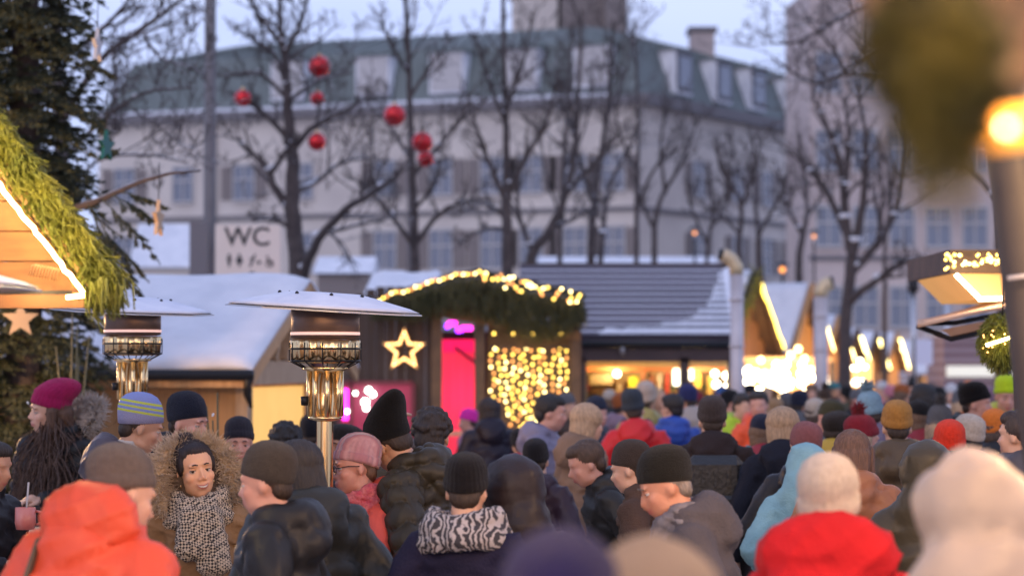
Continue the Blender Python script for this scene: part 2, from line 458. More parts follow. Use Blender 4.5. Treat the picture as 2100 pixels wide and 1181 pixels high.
# dormers
M_DFRONT = mat('dormer_front_paint', (0.09, 0.085, 0.095), 0.6); M_CHEEK = mat('dormer_cheek_snow', (0.80, 0.80, 0.82), 0.8, c2=(.5, .5, .56), vs=1.5)
def dormer(P, dd, nrm, px, w, h, cheek):
    t = at_px(P, dd, px); base = P - A + dd * t; base.z = ZC + .9
    s = 1 if dd.x > 0 else -1; u = dd * s; ang = math.atan2(u.y, u.x)
    r = G(); r.box((-w / 2, -.12, 0), (w / 2, 1.6, h)); dm = r.put('dormer', M_CHEEK, bd, loc=base, rot=(0, 0, ang))
    r = G(); r.box((-w / 2 - .15, -.3, h + .002), (w / 2 + .15, 2.2, h + .14)); r.put('dormer_roof', M_ROOFG, bd, loc=base, rot=(0, 0, ang))
    r = G(); r.box((-w / 2 + .12, -.18, .15), (w / 2 - .12, -.122, h - .1)); r.put('window', M_FRAME if cheek else M_DFRONT, bd, loc=base, rot=(0, 0, ang))
    if not cheek:
        r = G(); r.box((-w / 2 + .3, -.20, .35), (w / 2 - .3, -.182, h - .3)); r.put('pane', M_GLASSW, bd, loc=base, rot=(0, 0, ang))
for px in (590, 765, 917, 1068, 1215): dormer(A, dl, nl, px, 1.9, 2.1, True)
for px in (1400, 1482, 1553, 1632): dormer(A, dr, nr, px, 1.9, 2.2, False)
for px, w, y, m, dd in ((1100, 2.6, -2, M_WALLB, 128), (1205, 3.2, -60, M_SHUT, 128), (1264, 1.1, -70, M_SHUT, 126), (1440, 1.3, 70, M_WALLP, 134)):
    p = Vector((X(px, dd), dd, 0)) - A; zt = Z(y, dd)
    r = G(); r.box((-w / 2, -1, ZR - 1.4), (w / 2, 1, zt)); r.put('chimney', m, bd, loc=p)
    r = G(); r.box((-w / 2 - .15, -1.15, zt + .002), (w / 2 + .15, 1.15, zt + .25)); r.put('chimney_cap', M_CORN, bd, loc=p)
# ---- house on the right
P1 = Vector((X(1662, 108), 108, 0)); P2 = Vector((X(2350, 109), 109, 0))
b2 = empty('corner_house', P1, 'tall pinkish plaster house at the right behind the big bare tree', 'building')
_, d2, n2 = wallq('wall', P1, P2, 0, 18.5, 6, M_WALLP, b2, P1)
for rz0 in (3.4, 7.0, 10.4, 13.9):
    for px in (1700, 1775, 1850, 1925, 2000, 2075):
        t = at_px(P1, d2, px); window(b2, P1, P1 + d2 * t + Vector((0, 0, rz0)), d2, n2, 1.05, 1.7, shutters=False)
ledge(P1, P2, n2, 18.5, .5, .5, M_CORN, 'cornice', b2, P1)
ledge(P1, P2, n2, 6.35, .12, .22, M_CORN, 'string_course', b2, P1)
# far snowy sheds between trunks
def shed(px0, px1, y0, y1, d, m, label, dep=3):
    x0, x1 = X(px0, d), X(px1, d); e = empty('snowy_shed', ((x0 + x1) / 2, d, 0), label, 'shed'); w = (x1 - x0) / 2
    z0, z1 = Z(y1, d), Z(y0, d)
    G().box((-w + .1, .15, 0), (w - .1, dep, z0)).put('wall', m, e)
    r = G(); r.add([(-w, 0, z0), (w, 0, z0), (w * .97, dep / 2, z1), (-w * .97, dep / 2, z1), (-w, dep, z0), (w, dep, z0)], [(0, 1, 2, 3), (3, 2, 5, 4), (0, 3, 4), (1, 5, 2), (0, 4, 5, 1)])
    r.put('snow_roof', M_SNOW, e)
shed(262, 425, 452, 548, 60, M_WALLB, 'snow covered shed roof between the spruce and the lamp post')
shed(640, 765, 520, 560, 52, M_SHUT, 'low snowy shed behind the trunk of the tree with five baubles')
shed(1100, 1480, 522, 546, 75, M_WALLP, 'long low snowy shed roof behind the battened stall roof')
for i, (px, py, d, lb) in enumerate(((1605, 553, 62, 'orange glowing lane lamp just above the snowy roof gap'), (1425, 478, 70, 'small orange lane lamp in front of the pale facade'), (1670, 485, 72, 'small orange lane lamp beside the big tree at right'))):
    z = Z(py, d); e = empty('street_lamp', (X(px, d), d, 0), lb, 'street lamp', 'lit lane lamps behind the stalls')
    G().tube([(0, 0, 0), (0, 0, z - .15)], [.05, .035]).put('post', M_BLACK, e)
    link('lamp_globe', sphere_mesh('lamp_globe', .075 if i == 0 else .05), mat('sodium_lamp', (1, .5, .1), .4, emit=(1, .30, .04), es=1.1), e, (0, 0, z))
    G().lathe([(0, .22), (.05, .2), (.19, .13), (.2, .11), (0, .12)], 12, (0, 0, z)).put('lamp_hat', M_BLACK, e)
for px, py, d, lb in ((1873, 598, 55, 'thin flue with a black cap, left of two by the far shed'), (1942, 590, 55, 'thin flue with a black cap, right of two by the far shed')):
    z = Z(py, d); e = empty('stove_pipe', (X(px, d), d, 0), lb, 'flue', 'thin flues over the far stalls')
    G().tube([(0, 0, 0), (0, 0, z)], .07).put('pipe', M_STEELM, e)
    G().lathe([(0, .3), (.13, .26), (.13, .0), (.0, .0)], 12, (0, 0, z)).put('cowl', M_BLACK, e)

# ---- tall pole with WC sign
pz = 31.0
pole = empty('tall_pole', (X(429, pz), pz, 0), 'tall plain grey pole rising above the snowy hut roof', 'pole')
G().lathe([(.082, 0), (.078, 4), (.068, 9)], 16).put('shaft', mat('pole_paint', (.13, .12, .125), .5, c2=(.17, .155, .16), vs=2), pole)
G().lathe([(0, 9.05), (.06, 9.05), (.07, 9.0), (.07, 8.98), (0, 8.98)], 16).put('cap', M_BLACK, pole)
cb = G(); cb.box((-.11, -.1, 2.4), (.11, .1, Z(462, pz) )); o = cb.put('switch_cabinet', mat('cabinet_grey', (.16, .145, .15), .6, snow=(1.3, .1)), loc=(X(408, pz - .6), pz - .6, 0))
o.data.transform(Matrix.Identity(4)); setp(o, 'narrow grey upright box in front of the tall pole', 'cabinet')
gg = G(); gg.box((-.13, -.13, 0), (.13, .13, 2.4)); gg.put('post', M_SHUT, o)
sz = 30.3; s0, s1 = W(441, 565, sz), W(575, 461, sz)
sg = empty('toilet_sign', (s0.x, sz, 0), 'cream WC sign board with black pictograms beside the tall pole', 'sign')
w_, h_ = s1.x - s0.x, s1.z - s0.z
gg = G(); gg.box((0, 0, s0.z), (w_, .03, s1.z), bev=.006); gg.put('board', mat('cream_board', (.74, .63, .53), .6, c2=(.78, .67, .57), vs=2), sg)
G().box((.2, .035, 0), (.26, .095, s1.z - .05)).put('post', M_BLACK, sg)
M_INK = mat('black_print', (.02, .02, .025), .6)
def text(s, size, pos, parent, m, name='lettering'):
    cu = bpy.data.curves.new(name, 'FONT'); cu.body = s; cu.size = size; cu.extrude = .002; cu.offset = .004
    t_ = bpy.data.objects.new('t', cu); scene.collection.objects.link(t_); bpy.context.view_layer.update()
    me = bpy.data.meshes.new_from_object(t_.evaluated_get(bpy.context.evaluated_depsgraph_get())); bpy.data.objects.remove(t_)
    me.materials.clear(); me.materials.append(m); o = bpy.data.objects.new(name, me); scene.collection.objects.link(o)
    o.rotation_euler = (math.pi / 2, 0, 0); o.location = pos; o.parent = parent; return o
k = w_ / 134.0
text('WC', 54 * k, (19 * k, -.004, s0.z + 62 * k), sg, M_INK)
def fig(x, dress):
    q = G(); z = s0.z + 18 * k
    q.lathe([(0, 27 * k), (3 * k, 26 * k), (3 * k, 22 * k), (0, 21 * k)], 8, (x, 0, z), sy=.001)
    q.prism([(x - 5 * k, z + 20 * k), (x + 5 * k, z + 20 * k), (x + (7 if dress else 3) * k, z + 8 * k), (x + 2 * k, z + 8 * k), (x + 2 * k, z), (x - 2 * k, z), (x - 2 * k, z + 8 * k), (x - (7 if dress else 3) * k, z + 8 * k)], -.006, -.002)
    q.put('pictogram', M_INK, sg)
fig(29 * k, False); fig(50 * k, True)
q = G(); z = s0.z + 18 * k   # changing table sign
q.prism([(70*k, z), (74*k, z), (84*k, z + 26*k), (80*k, z + 26*k)], -.006, -.002); q.prism([(72*k, z+14*k), (80*k, z+14*k), (80*k, z+18*k), (72*k, z+18*k)], -.009, -.007)
q.prism([(86*k, z+6*k), (94*k, z+6*k), (94*k, z+12*k), (86*k, z+12*k)], -.006, -.002); q.put('pictogram', M_INK, sg)
q = G()                        # wheelchair sign
q.lathe([(5.5*k, 0), (8*k, 0), (8*k, .003), (5.5*k, .003), (5.5*k, 0)], 16, M=Matrix.Translation((112*k, -.004, z + 7*k)) @ Matrix.Rotation(math.pi/2, 4, 'X'))
q.beam((107*k, -.006, z+24*k), (110*k, -.006, z+10*k), .003, 3*k, up=(1,0,0)); q.beam((110*k, -.006, z+11*k), (120*k, -.006, z+4*k), .003, 3*k); q.put('pictogram', M_INK, sg)
q = G(); q.prism([(68*k, s0.z + 2*k), (84*k, s0.z + 2*k), (80*k, s0.z + 8*k), (72*k, s0.z + 8*k)], -.006, -.002); q.put('pictogram', M_INK, sg)

# ---- bare trees
def tree(name, label, d, limbs, seed, levels=4, kids=(7, 6, 5), spread=.55, tw=.0062, lenk=.42, group='snow dusted bare trees behind the stalls'):
    rng = np.random.default_rng(seed)
    base = None; lines_t = []; lines_b = []
    def P(p, dd): return np.array(W(p[0], p[1], dd)[:])
    off = rng.normal(0, 1, 50)
    kids = tuple(kids) + (2,)
    allp = []
    for li, (pts, r0, r1) in enumerate(limbs):
        pp = []
        for i, p in enumerate(pts):
            dd = d + (0 if li == 0 else (off[li]) * 1.1 * (i / (len(pts) - 1)))
            pp.append(P(p, dd))
        rr = np.linspace(r0 * .88, r1 * .8, len(pp)) / FPX * d
        # smooth subdivision with wiggle
        q = []; rq = []
        for i in range(len(pp) - 1):
            for t in np.linspace(0, 1, 4, endpoint=False):
                a = pp[max(i-1, 0)]; b = pp[i]; c = pp[i+1]; e = pp[min(i+2, len(pp)-1)]
                v = .5 * ((2*b) + (-a + c)*t + (2*a - 5*b + 4*c - e)*t*t + (-a + 3*b - 3*c + e)*t**3)
                q.append(v + rng.normal(0, rr[i] * .14, 3)); rq.append(rr[i] + (rr[i+1]-rr[i])*t)
        q.append(pp[-1]); rq.append(rr[-1])
        if li == 0:
            q[0] = q[0].copy(); base = np.array([q[0][0], q[0][1], 0]); q.insert(0, base); rq.insert(0, rq[0] * 1.5)
        allp.append((q, rq))
    twigs = []
    def grow(q, rq, lvl):
        n = kids[lvl]; L = sum(np.linalg.norm(q[i+1] - q[i]) for i in range(len(q)-1))
        for k in range(n):
            t = (k + .6 + rng.random() * .5) / n
            if lvl == 0: t = .22 + .78 * t
            i = min(int(t * (len(q)-1)), len(q)-2); o = q[i] + (q[i+1]-q[i]) * rng.random()
            dr_ = q[i+1] - q[i]; dr_ = dr_ / max(np.linalg.norm(dr_), 1e-6)
            v = rng.normal(0, 1, 3); v -= dr_ * v.dot(dr_); v /= np.linalg.norm(v)
            nd = dr_ * (.9 - spread * .5) + v * (spread + .3 * rng.random()) + np.array([0, 0, .22]); nd /= np.linalg.norm(nd)
            l2 = L * lenk * (1.1 - .55 * t) * (.6 + .8 * rng.random())
            l2 = min(l2, 1.5 if lvl == 0 else .95)
            m = 5 if lvl < 2 else 3; pts = [o]; dcur = nd
            for s in range(m):
                dcur = dcur + rng.normal(0, .16, 3) + np.array([0, 0, .05]); dcur /= np.linalg.norm(dcur)
                pts.append(pts[-1] + dcur * l2 / m)
            r = max(tw * .8, min(rq[i] * .5, .035 / (lvl + 1))); rs = list(np.linspace(r, tw * .6, m + 1))
            twigs.append((pts, rs, 4 if lvl == 0 else 3))
            if lvl + 1 < levels: grow(pts, rs, lvl + 1)
    for li, (q, rq) in enumerate(allp):
        if li == 0:
            k0 = max(2, len(q) // 2); grow(q[k0:], rq[k0:], 0)
        else: grow(q, rq, 0)
    e = empty(name, base, label, 'tree', group)
    def build(nm, items):
        V = []; F = []; o = 0
        for pts, rs, n in items:
            pts = np.array(pts) - base; rs = np.array(rs); m = len(pts)
            tg = np.gradient(pts, axis=0); tg /= np.maximum(np.linalg.norm(tg, axis=1, keepdims=True), 1e-9)
            ref = np.array([.2, .95, .1]); s1 = np.cross(tg, ref); s1 /= np.maximum(np.linalg.norm(s1, axis=1, keepdims=True), 1e-9); s2 = np.cross(tg, s1)
            an = np.arange(n) * 2 * np.pi / n
            ring = pts[:, None] + (s1[:, None] * np.cos(an)[None, :, None] + s2[:, None] * np.sin(an)[None, :, None]) * rs[:, None, None]
            V.append(ring.reshape(-1, 3))
            i = np.arange(m - 1)[:, None] * n; j = np.arange(n)[None]; j2 = (j + 1) % n
            F.append(np.stack([i + j, i + j2, i + j2 + n, i + j + n], -1).reshape(-1, 4) + o); o += m * n
        return link(nm, mesh_np(nm, np.concatenate(V), np.concatenate(F), True), M_BARK, e)
    build('trunk', [(allp[0][0], allp[0][1], 10)])
    build('crown', [(q, r, 8) for q, r in allp[1:]] + twigs)
    # snow lying in forks
    rs = []; 
    for q, rq in allp[1:]:
        for i in range(1, len(q) - 1, 3):
            if rng.random() < .55: rs.append((q[i] + np.array([0, 0, rq[i] * .9]), max(rq[i] * 1.1, .02)))
    if rs:
        v, f = ICO1
        parts = [((v * np.array([r * 1.6, r * 1.2, r * .8]) * (.8 + .3 * rng.random()) + p - base), f) for p, r in rs]
        link('snow_clumps', mesh_np('snow_clumps', *cat_np(parts), True), M_SNOW, e, kind='stuff')
    return e, allp
t1, t1p = tree('bare_tree', 'bare tree with thick right limb, hung with five red baubles', 34, [
    ([(614, 640), (606, 480), (600, 380), (597, 300), (590, 200), (583, 120), (575, 40), (568, -90)], 23, 4),
    ([(620, 570), (655, 490), (710, 430), (770, 390), (805, 366)], 13, 4), ([(603, 440), (560, 380), (548, 345), (505, 305), (482, 282)], 12, 3),
    ([(555, 355), (590, 305), (600, 290)], 7, 4), ([(600, 310), (640, 262), (700, 230), (765, 196)], 9, 3), ([(597, 290), (560, 250), (520, 218), (480, 195)], 8, 3),
    ([(592, 205), (650, 168), (720, 150)], 6, 2.5), ([(580, 95), (545, 50), (505, -10)], 7, 3), ([(582, 115), (612, 60), (630, 0), (650, -60)], 7, 3),
    ([(600, 400), (650, 372), (700, 335), (765, 322)], 8, 3), ([(590, 205), (530, 150), (455, 160)], 6, 2.5), ([(600, 470), (560, 450), (520, 455)], 6, 2), ([(588, 190), (560, 110), (480, 60)], 6, 2.5)], 3, kids=(9, 6, 4))
t2, t2p = tree('bare_tree', 'slender bare tree with three red baubles behind the garland porch', 38, [
    ([(850, 640), (850, 500), (847, 400), (845, 300), (840, 200), (838, 100), (830, 0), (824, -80)], 12, 3.5),
    ([(850, 505), (800, 440), (762, 395), (735, 370)], 7, 2.5), ([(852, 500), (900, 440), (935, 420), (1000, 408)], 7, 2.5), ([(846, 360), (900, 300), (950, 242), (1005, 200)], 6, 2.5),
    ([(845, 330), (800, 262), (755, 212)], 6, 2.5), ([(840, 200), (880, 140), (925, 80)], 5, 2), ([(838, 150), (800, 90), (778, 30)], 5, 2), ([(848, 430), (890, 380), (900, 330)], 5, 2)], 5, kids=(9, 6, 4))
tree('bare_tree', 'bare tree with a straight thick trunk above the garland porch', 42, [
    ([(1042, 650), (1040, 480), (1040, 400), (1038, 300), (1035, 150), (1030, -60)], 15, 4),
    ([(1040, 450), (1000, 420), (945, 432)], 7, 2.5), ([(1040, 420), (1010, 350), (982, 280), (958, 190)], 8, 3), ([(1042, 390), (1080, 320), (1120, 250), (1142, 170)], 8, 3),
    ([(1036, 250), (1000, 160), (975, 70)], 6, 2.5), ([(1037, 230), (1070, 140), (1090, 40)], 5, 2), ([(1040, 470), (990, 470), (940, 500)], 6, 2)], 7, kids=(9, 6, 4))
tree('bare_tree', 'bare tree forking low beside the straight trunked tree', 44, [
    ([(1080, 650), (1092, 525), (1130, 470), (1160, 400), (1180, 300), (1186, 200), (1192, 20)], 14, 3),
    ([(1092, 520), (1062, 430), (1068, 330)], 7, 3), ([(1160, 400), (1220, 330), (1268, 275)], 6, 2.5), ([(1130, 470), (1190, 440), (1250, 400)], 6, 2), ([(1182, 290), (1150, 200), (1140, 110)], 5, 2)], 9, kids=(9, 6, 4))
small = [
 ('thin bare sapling with a twin stem left of the battened roof ridge', 47, [([(1145, 640), (1150, 430), (1162, 250), (1172, 60)], 7, 2.5), ([(1150, 450), (1120, 360), (1110, 270)], 4, 2), ([(1155, 350), (1200, 260), (1215, 160)], 4, 2)]),
 ('bare tree with two close dark stems over the battened roof', 46, [([(1212, 640), (1215, 460), (1228, 350), (1248, 200), (1258, 40)], 11, 3), ([(1225, 640), (1236, 480), (1250, 380), (1300, 290)], 8, 3), ([(1220, 420), (1190, 330), (1170, 240)], 5, 2), ([(1240, 250), (1280, 160), (1300, 70)], 5, 2)]),
 ('thin upright bare tree in front of the house corner', 50, [([(1303, 640), (1305, 450), (1308, 260), (1300, 40)], 7, 2.5), ([(1305, 430), (1340, 350), (1395, 300)], 5, 2), ([(1306, 350), (1270, 270), (1260, 200)], 4, 2)]),
 ('bare tree leaning to the right beside the house corner', 52, [([(1345, 640), (1342, 470), (1360, 400), (1400, 330), (1432, 240)], 8, 2.5), ([(1342, 470), (1310, 400), (1290, 330)], 5, 2), ([(1365, 400), (1355, 300), (1370, 200)], 5, 2)]),
 ('thin bare tree under the first shuttered window', 54, [([(1450, 640), (1450, 520), (1462, 440), (1455, 350)], 6, 2), ([(1450, 500), (1420, 430), (1410, 380)], 4, 2), ([(1455, 470), (1490, 420), (1500, 350)], 4, 2)]),
 ('bare tree with crooked stem left of the white flue elbow', 50, [([(1518, 640), (1515, 500), (1520, 420), (1480, 350), (1470, 300)], 8, 2.5), ([(1518, 430), (1545, 360), (1560, 280)], 5, 2), ([(1516, 480), (1480, 440), (1450, 430)], 4, 2)]),
 ('bare tree with upright stem right of the white flue elbow', 55, [([(1562, 640), (1556, 500), (1548, 400), (1545, 280)], 8, 2.5), ([(1556, 480), (1590, 420), (1620, 350)], 5, 2), ([(1550, 420), (1520, 360), (1500, 300)], 4, 2)]),
 ('bare tree close left of the big forked tree', 57, [([(1640, 650), (1640, 520), (1655, 430), (1640, 300)], 11, 2.5), ([(1645, 480), (1610, 410), (1590, 330)], 6, 2), ([(1650, 450), (1690, 390), (1700, 300)], 5, 2)]),
 ('thin bare tree between the big forked tree and the far flues', 60, [([(1815, 650), (1815, 500), (1825, 400), (1810, 300)], 6, 2), ([(1815, 480), (1790, 400), (1780, 330)], 4, 2)]),
]
for i, (lb, d, limbs) in enumerate(small): tree('bare_tree', lb, d, limbs, 20 + i, kids=(7, 6, 4), lenk=.45)
tree('bare_tree', 'big bare forked tree with a snowy low limb, right of the flues', 48, [
    ([(1733, 720), (1740, 600), (1746, 530), (1748, 500)], 15, 12),
    ([(1748, 520), (1735, 450), (1725, 350), (1692, 250), (1665, 195)], 13, 4), ([(1748, 520), (1770, 410), (1776, 300), (1762, 180)], 12, 3), ([(1746, 560), (1800, 498), (1840, 420), (1856, 330), (1862, 270)], 11, 3),
    ([(1741, 620), (1800, 572), (1850, 538), (1878, 545)], 10, 5), ([(1740, 490), (1700, 400), (1650, 340), (1600, 295)], 10, 3), ([(1730, 400), (1742, 300), (1730, 200)], 8, 3), ([(1800, 500), (1810, 400), (1800, 300)], 6, 2)], 41, kids=(9, 6, 4))
tree('bare_tree', 'bare tree whose limbs reach in at the upper right behind the fir', 40, [
    ([(2060, 760), (2056, 500), (2050, 250), (2045, -80)], 22, 10),
    ([(2050, 260), (1900, 205), (1830, 158), (1735, 150), (1670, 172), (1585, 120)], 11, 3), ([(2048, 120), (1890, 70), (1790, 112), (1735, 142)], 8, 4), ([(2046, 40), (1860, 0), (1740, 30), (1640, 85), (1580, 90)], 8, 2.5), ([(1735, 150), (1700, 90), (1650, 40)], 5, 2), ([(2055, 420), (1960, 330), (1880, 350)], 8, 3)], 43, kids=(9, 6, 4))
tree('bare_tree', 'bare tree with dark boughs behind the tall spruce at left', 27, [
    ([(120, 760), (130, 400), (120, 200), (110, -80)], 24, 12),
    ([(125, 260), (200, 130), (290, 62), (360, 8), (400, -30)], 10, 3), ([(128, 330), (210, 245), (300, 190), (395, 180)], 7, 2.5), ([(130, 420), (200, 330), (300, 318), (385, 335)], 5, 2), ([(120, 120), (210, 60), (290, -30)], 8, 3), ([(290, 62), (330, 120), (400, 140)], 5, 2), ([(230, 100), (240, 200), (230, 290)], 5, 2)], 47, kids=(9, 6, 4))
# red baubles
M_BAUB = mat('red_bauble', (.55, .012, .018), .16, .85, coat=.5)
for i, (px, py, r, d, lb) in enumerate((
    (655, 137, 23, 33.4, 'largest red bauble, topmost in the thick limbed tree'), (498, 202, 18, 33.5, 'red bauble at the left end of a branch near the pole'),
    (651, 203, 15, 34.6, 'small red bauble hanging right below the topmost one'), (650, 291, 19, 33.4, 'red bauble lowest in the thick limbed tree'),
    (809, 237, 23, 37.0, 'large red bauble in the slender tree, left of its trunk'), (866, 292, 22, 37.2, 'red bauble right of the slender trunk, upper of a touching pair'),
    (873, 326, 17, 37.6, 'smaller red bauble, lower of a touching pair'))):
    p = W(px, py, d); rr = r / FPX * d; e = empty('red_bauble', p, lb, 'bauble', 'red baubles hung in the trees')
    link('ball', sphere_mesh('ball', rr, 3), M_BAUB, e)
    G().lathe([(0, rr + .03), (.02, rr + .03), (.03, rr - .005), (0, rr - .01)], 10).put('cap', M_STEEL, e)
    G().tube([(0, 0, rr + .02), (.01, .0, rr + .25), (0, .02, rr + .45)], .006, 5).put('string', M_CORD, e)

# ---- tall spruce at the left
rng = np.random.default_rng(5)
sx_, sy_ = X(45, 17), 17.0
sp = empty('spruce_tree', (sx_, sy_, 0), 'tall dark spruce at the left edge behind the woman in the crimson hat', 'tree')
G().tube([(0, 0, 0), (.02, 0, 2.5), (0, 0, 6.5)], [.16, .12, .06], 10).put('trunk', M_BARK, sp)
segs = []
for i in range(760):
    z = .35 + 5.6 * rng.random(); a = rng.random() * 2 * np.pi
    L = (.50 + .22 * rng.random()) * (1.15 - .06 * z) * (1 if z > 1.9 else .85)
    p0 = np.array([0.03 * math.cos(a), .03 * math.sin(a), z]); p1 = p0 + np.array([math.cos(a) * L, math.sin(a) * L, .10 * L])
    segs += fir_branch_segs(p0, p1, rng, .42, .45, 6, 2)
link('crown', fir_mesh('crown', segs, rng, .006, 8, .030, .011), M_SPRUCE, sp)
# long bough reaching right
bl = np.array([sx_, sy_, 0]); segs = []
bp = [np.array(W(a, b, 16.6)[:]) - bl for a, b in ((70, 455), (200, 412), (290, 372), (350, 355), (412, 350))]
G().tube([tuple(p) for p in bp], [.035, .022, .016, .012, .007], 8).put('branch', M_BARK, sp)
for (ax, ay), (bx, by) in (((180, 420), (300, 600)), ((210, 410), (330, 520)), ((250, 395), (345, 415)), ((200, 470), (305, 560)), ((150, 470), (250, 640)), ((190, 440), (250, 600)), ((170, 500), (290, 590)), ((230, 400), (335, 455)), ((160, 560), (240, 660)), ((200, 330), (245, 300)), ((180, 220), (230, 290)), ((160, 120), (235, 150))):
    segs += fir_branch_segs(np.array(W(ax, ay, 16.5)[:]) - bl, np.array(W(bx, by, 16.4)[:]) - bl, rng, .4, .12, 7, 3)
link('foliage', fir_mesh('foliage', segs, rng, .006, 14, .026, .007), M_SPRUCE, sp)
# ornaments hanging in the spruce
def star_poly(r, ri): return [((r if k % 2 == 0 else ri) * math.sin(k * math.pi / 5), (r if k % 2 == 0 else ri) * math.cos(k * math.pi / 5)) for k in range(10)]
for px, py, d, r, rot, m, lb in ((42, 655, 15.9, .125, 8, mat('grey_wood', (.22, .17, .13), .8), 'pale wooden star hanging under the left garland stall'),
                          (325, 450, 16.1, .13, 84, M_WOODP, 'thin wooden star seen edge on at the end of a spruce bough'),
                          (218, 300, 16.2, .11, 72, mat('green_foil', (.01, .08, .06), .3, .6), 'dark green star in the spruce above the bough'),
                          (200, 95, 16.2, .12, 85, M_FRAME, 'thin white ornament seen edge on near the top of the spruce')):
    p = W(px, py, d); e = empty('hanging_star', p, lb, 'ornament', 'ornaments in the spruce')
    G().prism(star_poly(r, r * .42), -.012, .012, Matrix.Rotation(R(rot), 4, 'Z')).put('star', m, e)
    G().tube([(0, 0, r), (0, .02, r + .25)], .003, 4).put('thread', M_CORD, e)
# bare saplings beside the left heater / young fir among heads
for px0, y0, px1, y1, d, lb in ((148, 880, 147, 640, 14.8, 'tall bare stem standing left of the farther heater'), (445, 990, 448, 805, 12.4, 'thin upright evergreen stems between the two dark beanies')):
    a = W(px0, y0, d); b = W(px1, y1, d); e = empty('young_shrub', (a.x, d, 0), lb, 'plant')
    q = G(); rg = random.Random(px0)
    for j in range(5):
        ox = rg.uniform(-.05, .05); q.tube([(ox * .5, 0, 0), (ox, .01, a.z), (ox * (2.2 if j else .1) , 0, b.z - j * .07)], [.012, .009, .004], 6)
    q.put('stem', mat('twig_bark', (.10, .085, .035), .7), e)
# ================================================================== HUTS
def planks(parent, p0, u, width, height, n, m, th=.025, hfun=None, name='plank', zoff=0.0):
    """n upright boards side by side from p0 along unit vector u; hfun(t) gives each board's height"""
    p0 = Vector(p0); u = Vector(u).normalized(); ang = math.atan2(u.y, u.x); w = width / n
    for i in range(n):
        t = (i + .5) / n; h = hfun(t) if hfun else height
        if h <= 0.02: continue
        nrm = Vector((u.y, -u.x, 0))
        link(name, PLANK, m, parent, p0 + u * (w * (i + .5)) + nrm * (random.Random(i * 7 + int(width * 100)).uniform(-.003, .003)), (0, 0, ang), (w * .965, th, h))
def slab(name, parent, p, q, r_, s, th, m, sag=0.0, rough=0.0, seed=0, n=14):
    """thick sheet over quad p q r s (p-q lower edge), with an uneven rounded surface"""
    rg = np.random.default_rng(seed); p, q, r_, s = [np.array(Vector(a)[:]) for a in (p, q, r_, s)]
    nrm = np.cross(q - p, s - p); nrm /= np.linalg.norm(nrm)
    if nrm[2] < 0: nrm = -nrm
    N = n; gx = np.linspace(0, 1, N * 2); gy = np.linspace(0, 1, N); top = []; bot = []
    ph = rg.random(6) * 6
    for j, v in enumerate(gy):
        for i, u in enumerate(gx):
            a = (p * (1 - u) + q * u) * (1 - v) + (s * (1 - u) + r_ * u) * v
            e = min(u, 1 - u) * len(gx) / 2.0; f_ = min(v, 1 - v) * len(gy) / 1.5
            edge = min(1, e + .15) ** .5 * min(1, f_ + .25) ** .5
            wob = rough * (math.sin(u * 9 + ph[0]) * math.cos(v * 5 + ph[1]) + .5 * math.sin(u * 23 + ph[2] + v * 7))
            off = 0
            if j == 0: off = rough * .9 * math.sin(u * 31 + ph[3]) * .5 + rg.normal(0, rough * .15)
            top.append(a + nrm * (th * edge + wob * edge) + np.array([0, 0, off])); bot.append(a + nrm * .002)
    V = np.array(top + bot); K = len(gx); F = []
    o = K * N
    for j in range(N - 1):
        for i in range(K - 1):
            a = j * K + i; F.append((a, a + 1, a + K + 1, a + K)); F.append((o + a, o + a + K, o + a + K + 1, o + a + 1))
    for i in range(K - 1):
        F.append((i, o + i, o + i + 1, i + 1)); a = (N - 1) * K + i; F.append((a, a + 1, o + a + 1, o + a))
    for j in range(N - 1):
        a = j * K; F.append((a, a + K, o + a + K, o + a)); a = j * K + K - 1; F.append((a, o + a, o + a + K, a + K))
    me = mesh_np(name, V, F, True)
    return link(name, me, m, parent)
def lamp(parent, loc, energy, color=(1, .62, .28), r=.08, name='lamp_light'):
    l = bpy.data.lights.new(name, 'POINT'); l.energy = energy; l.color = color; l.shadow_soft_size = r
    o = bpy.data.objects.new(name, l); scene.collection.objects.link(o); o.parent = parent; o.location = loc
    return o
def strip(parent, a, b, r=.012, m=None, name='light_strip', wob=0.0, n=12, seed=1):
    rg = random.Random(seed); a, b = Vector(a), Vector(b); pts = []
    for i in range(n + 1): pts.append(a.lerp(b, i / n) + Vector((rg.uniform(-wob, wob), 0, rg.uniform(-wob, wob))))
    return G().tube(pts, r, 6).put(name, m or M_LED, parent)

# ---- hut 1: snow covered spruce hut
D1 = 18.0; C1 = Vector((X(490, D1), D1, 0)); a1 = R(9.3)
h1 = empty('snowy_hut', C1, 'pale spruce hut with thick snow on its low roof behind the heaters', 'hut')
h1.rotation_euler = (0, 0, -a1)      # local: -x along the front wall, +y back, gable faces +x
EZ, RZ, DEP, OV, FO, LEN = Z(752, D1 - .3), Z(588, D1 + 1.4), 2.8, .2, .32, 4.0
planks(h1, (-LEN, 0, 0), (1, 0, 0), LEN, EZ + .05, 26, M_WOOD)
gz = lambda t: EZ + .04 + (RZ - EZ) * (1 - abs(2 * t - 1)) * .96
planks(h1, (0, 0, 0), (0, 1, 0), DEP, 2, 17, M_WOOD, hfun=gz)
q = G(); q.beam((0.035, 0.0, 0), (0.035, 0.0, EZ), .09, .09, up=(0, 1, 0)); q.put('corner_post', M_WOODP, h1)
G().beam((.04, 0, EZ - .02), (.04, DEP, EZ - .02), .05, .13).put('tie_beam', M_WOODP, h1)
for yy, a, b in ((.45, .02, .30), (.8, .05, .42), (1.15, .1, .55)):
    G().beam((.05, yy, EZ + .05), (.05, yy + .28, EZ + b), .04, .06, up=(1, 0, 0)).put('brace', M_WOODP, h1)
